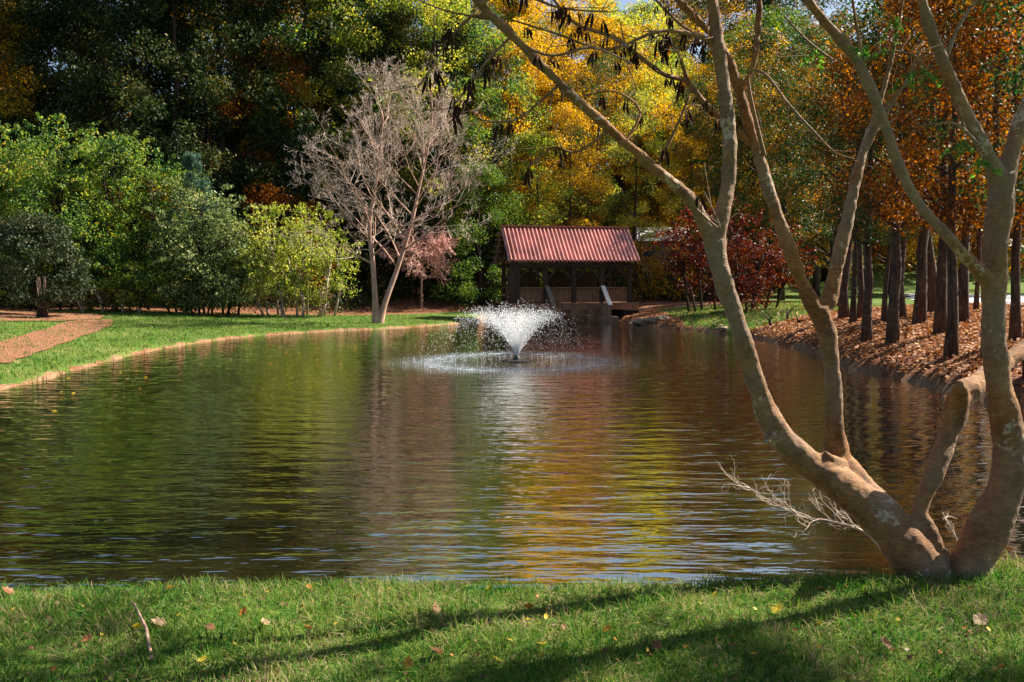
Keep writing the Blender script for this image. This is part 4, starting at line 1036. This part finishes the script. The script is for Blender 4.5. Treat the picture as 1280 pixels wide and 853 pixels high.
def leaf_obj(lab, px, py, size, mat, grp='fallen leaves on the near lawn'):
    size *= .82
    p = hit(px, py); me = bpy.data.meshes.new('fallen_leaf'); v = []; f = []
    out = [(0,-.5),(.22,-.38),(.40,-.12),(.30,.02),(.34,.22),(.16,.26),(.0,.52),(-.17,.27),(-.33,.2),(-.28,0),(-.4,-.14),(-.2,-.4)]
    cu = random.uniform(.3,.9)
    v.append((0,0,0))
    for a, b in out: v.append((a*size, b*size, size*cu*(a*a*1.6+b*b*.6)))
    for i in range(12): f.append((0, 1+i, 1+(i+1)%12))
    me.from_pydata(v, [], f); me.update()
    o = link('fallen_leaf', me, M[mat], None, (p.x, p.y, p.z+random.uniform(.028,.045)))
    o.rotation_euler = (random.uniform(.2,.9), random.uniform(-.5,.5), random.uniform(0,6.28)); tag(o, lab, 'leaf', grp)
random.seed(11)
for a in [('bright orange leaf standing in the grass left of centre of the shaded stripe',661,768,.085,'fl_orange'),('upright orange leaf in the grass right of centre',759,796,.07,'fl_orange'),
          ('yellow orange leaf near the bottom edge at left',254,836,.07,'fl_yellow'),('pair of bright yellow leaf halves at the water edge, centre',612,744,.075,'fl_yellow'),
          ('orange leaf at the grass edge, right of the white streaks on the water',386,742,.05,'fl_orange'),('wide ochre leaf in the right lawn',972,772,.10,'fl_yellow'),
          ('yellow leaf near the bottom edge right of the diagonal shadow',941,829,.07,'fl_yellow'),('yellow leaf left of the diagonal shadow, below the grass edge',893,757,.055,'fl_yellow'),
          ('orange leaf touching the bottom edge at far right',1250,848,.08,'fl_orange'),('curled tan leaf in the right lawn corner',1225,790,.11,'fl_tan'),
          ('rust brown leaf low in the middle of the lawn',510,838,.08,'fl_orange'),('yellow leaf on the bottom edge in the middle',620,838,.07,'fl_yellow'),
          ('brown leaf lying in the central shade',545,770,.09,'fl_brown'),('long brown leaf under the shaded stripe',545,823,.10,'fl_brown'),
          ('pale tan leaf in the left lawn',331,789,.08,'fl_tan'),('large curled tan leaf by the little stick',198,786,.10,'fl_tan'),
          ('orange leaf right of the pale tan leaf at left',384,797,.07,'fl_orange'),('golden leaf left of centre under the grass edge',305,776,.08,'fl_orange'),
          ('brown leaf at the far left grass edge',10,748,.10,'fl_brown'),('dark orange leaf at the left grass edge',213,741,.06,'fl_orange'),
          ('yellow leaf in the middle of the left lawn',172,795,.07,'fl_yellow'),('brown leaf pile tip near the bottom left',110,808,.07,'fl_brown'),
          ('tan leaf in the mid right lawn',1065,835,.09,'fl_tan'),('brown leaf under the near trunk',1105,820,.08,'fl_brown'),('yellow leaf in front of the near trunk',1132,738,.06,'fl_yellow'),
          ('orange speck leaf beside the grass edge before the trunk',1026,746,.05,'fl_orange'),('brown leaf at the foot of the right trunk',1215,745,.06,'fl_brown'),
          ('reddish leaf in the shaded left middle',262,797,.07,'fl_brown'),('yellow green leaf in the middle lawn',678,818,.09,'fl_yellow'),('tan leaf on the lit grass in the middle',438,755,.06,'fl_tan'),
          ('brown leaf at the end of the diagonal shadow',820,822,.09,'fl_brown')]: leaf_obj(*a)
for i in range(60):
    q = random.choice(['yellow', 'yellow', 'brown', 'orange'])
    leaf_obj(f'tiny {q} fallen leaf scattered in the near grass', random.uniform(5,1275), random.uniform(742,850)**1.0, random.uniform(.025,.042), 'fl_'+q, f'tiny {q} leaves in the near grass')
for i in range(24):
    if i < 24: t_ = random.random(); px, py = 20+430*t_+random.gauss(0,25), 492-74*t_**.6+abs(random.gauss(0,16))+4
    else: px, py = random.uniform(60,1050), random.uniform(560,715)
    c_ = at(px, py, 10); rr_ = ray(px, py); d_ = -CAM_Z/rr_.z
    if float(sdist(rr_.x*d_, rr_.y*d_)) > -.1: continue
    me = bpy.data.meshes.new('floating_leaf'); z_ = random.uniform(.03,.06)
    me.from_pydata([(0,-z_,0),(z_*.6,-z_*.2,.006),(z_*.4,z_*.6,.003),(0,z_,.008),(-z_*.45,z_*.5,.002),(-z_*.6,-z_*.2,.007)], [], [(0,1,2,3,4,5)]); me.update()
    o = link('floating_leaf', me, M[random.choice(['fl_yellow','fl_tan','fl_orange'])], None, (rr_.x*d_, rr_.y*d_, .006)); o.rotation_euler.z = random.uniform(0,6)
    tag(o, 'small fallen leaf floating on the pond', 'leaf', 'leaves floating on the pond')
# scattered small litter in the near grass
n = 900
lx = rng.uniform(-4, 4.5, n); ly = rng.uniform(2.7, 4.95, n)
tag(link('leaf_crumbs', leaves_mesh('leaf_crumbs', np.stack([lx, ly, height(lx, ly)+.022], 1), .034, .55, 0, .4), M['lf_brown']), 'small brown leaf fragments scattered through the near grass', 'fallen leaves', kind='stuff')
# little stick
p0, p1, p2 = hit(190, 832), hit(183, 800), hit(168, 770)
m_ = MB(); b = p0.copy()
m_.tube([p0-b+Vector((0,0,.03)), p1-b+Vector((0,0,.05)), p2-b+Vector((0,0,.07))], [.009,.008,.005], 7)
o = m_.build('stick', M['bark_pale'], None, True); o.location = b; tag(o, 'short pale stick lying in the left of the near grass', 'stick')
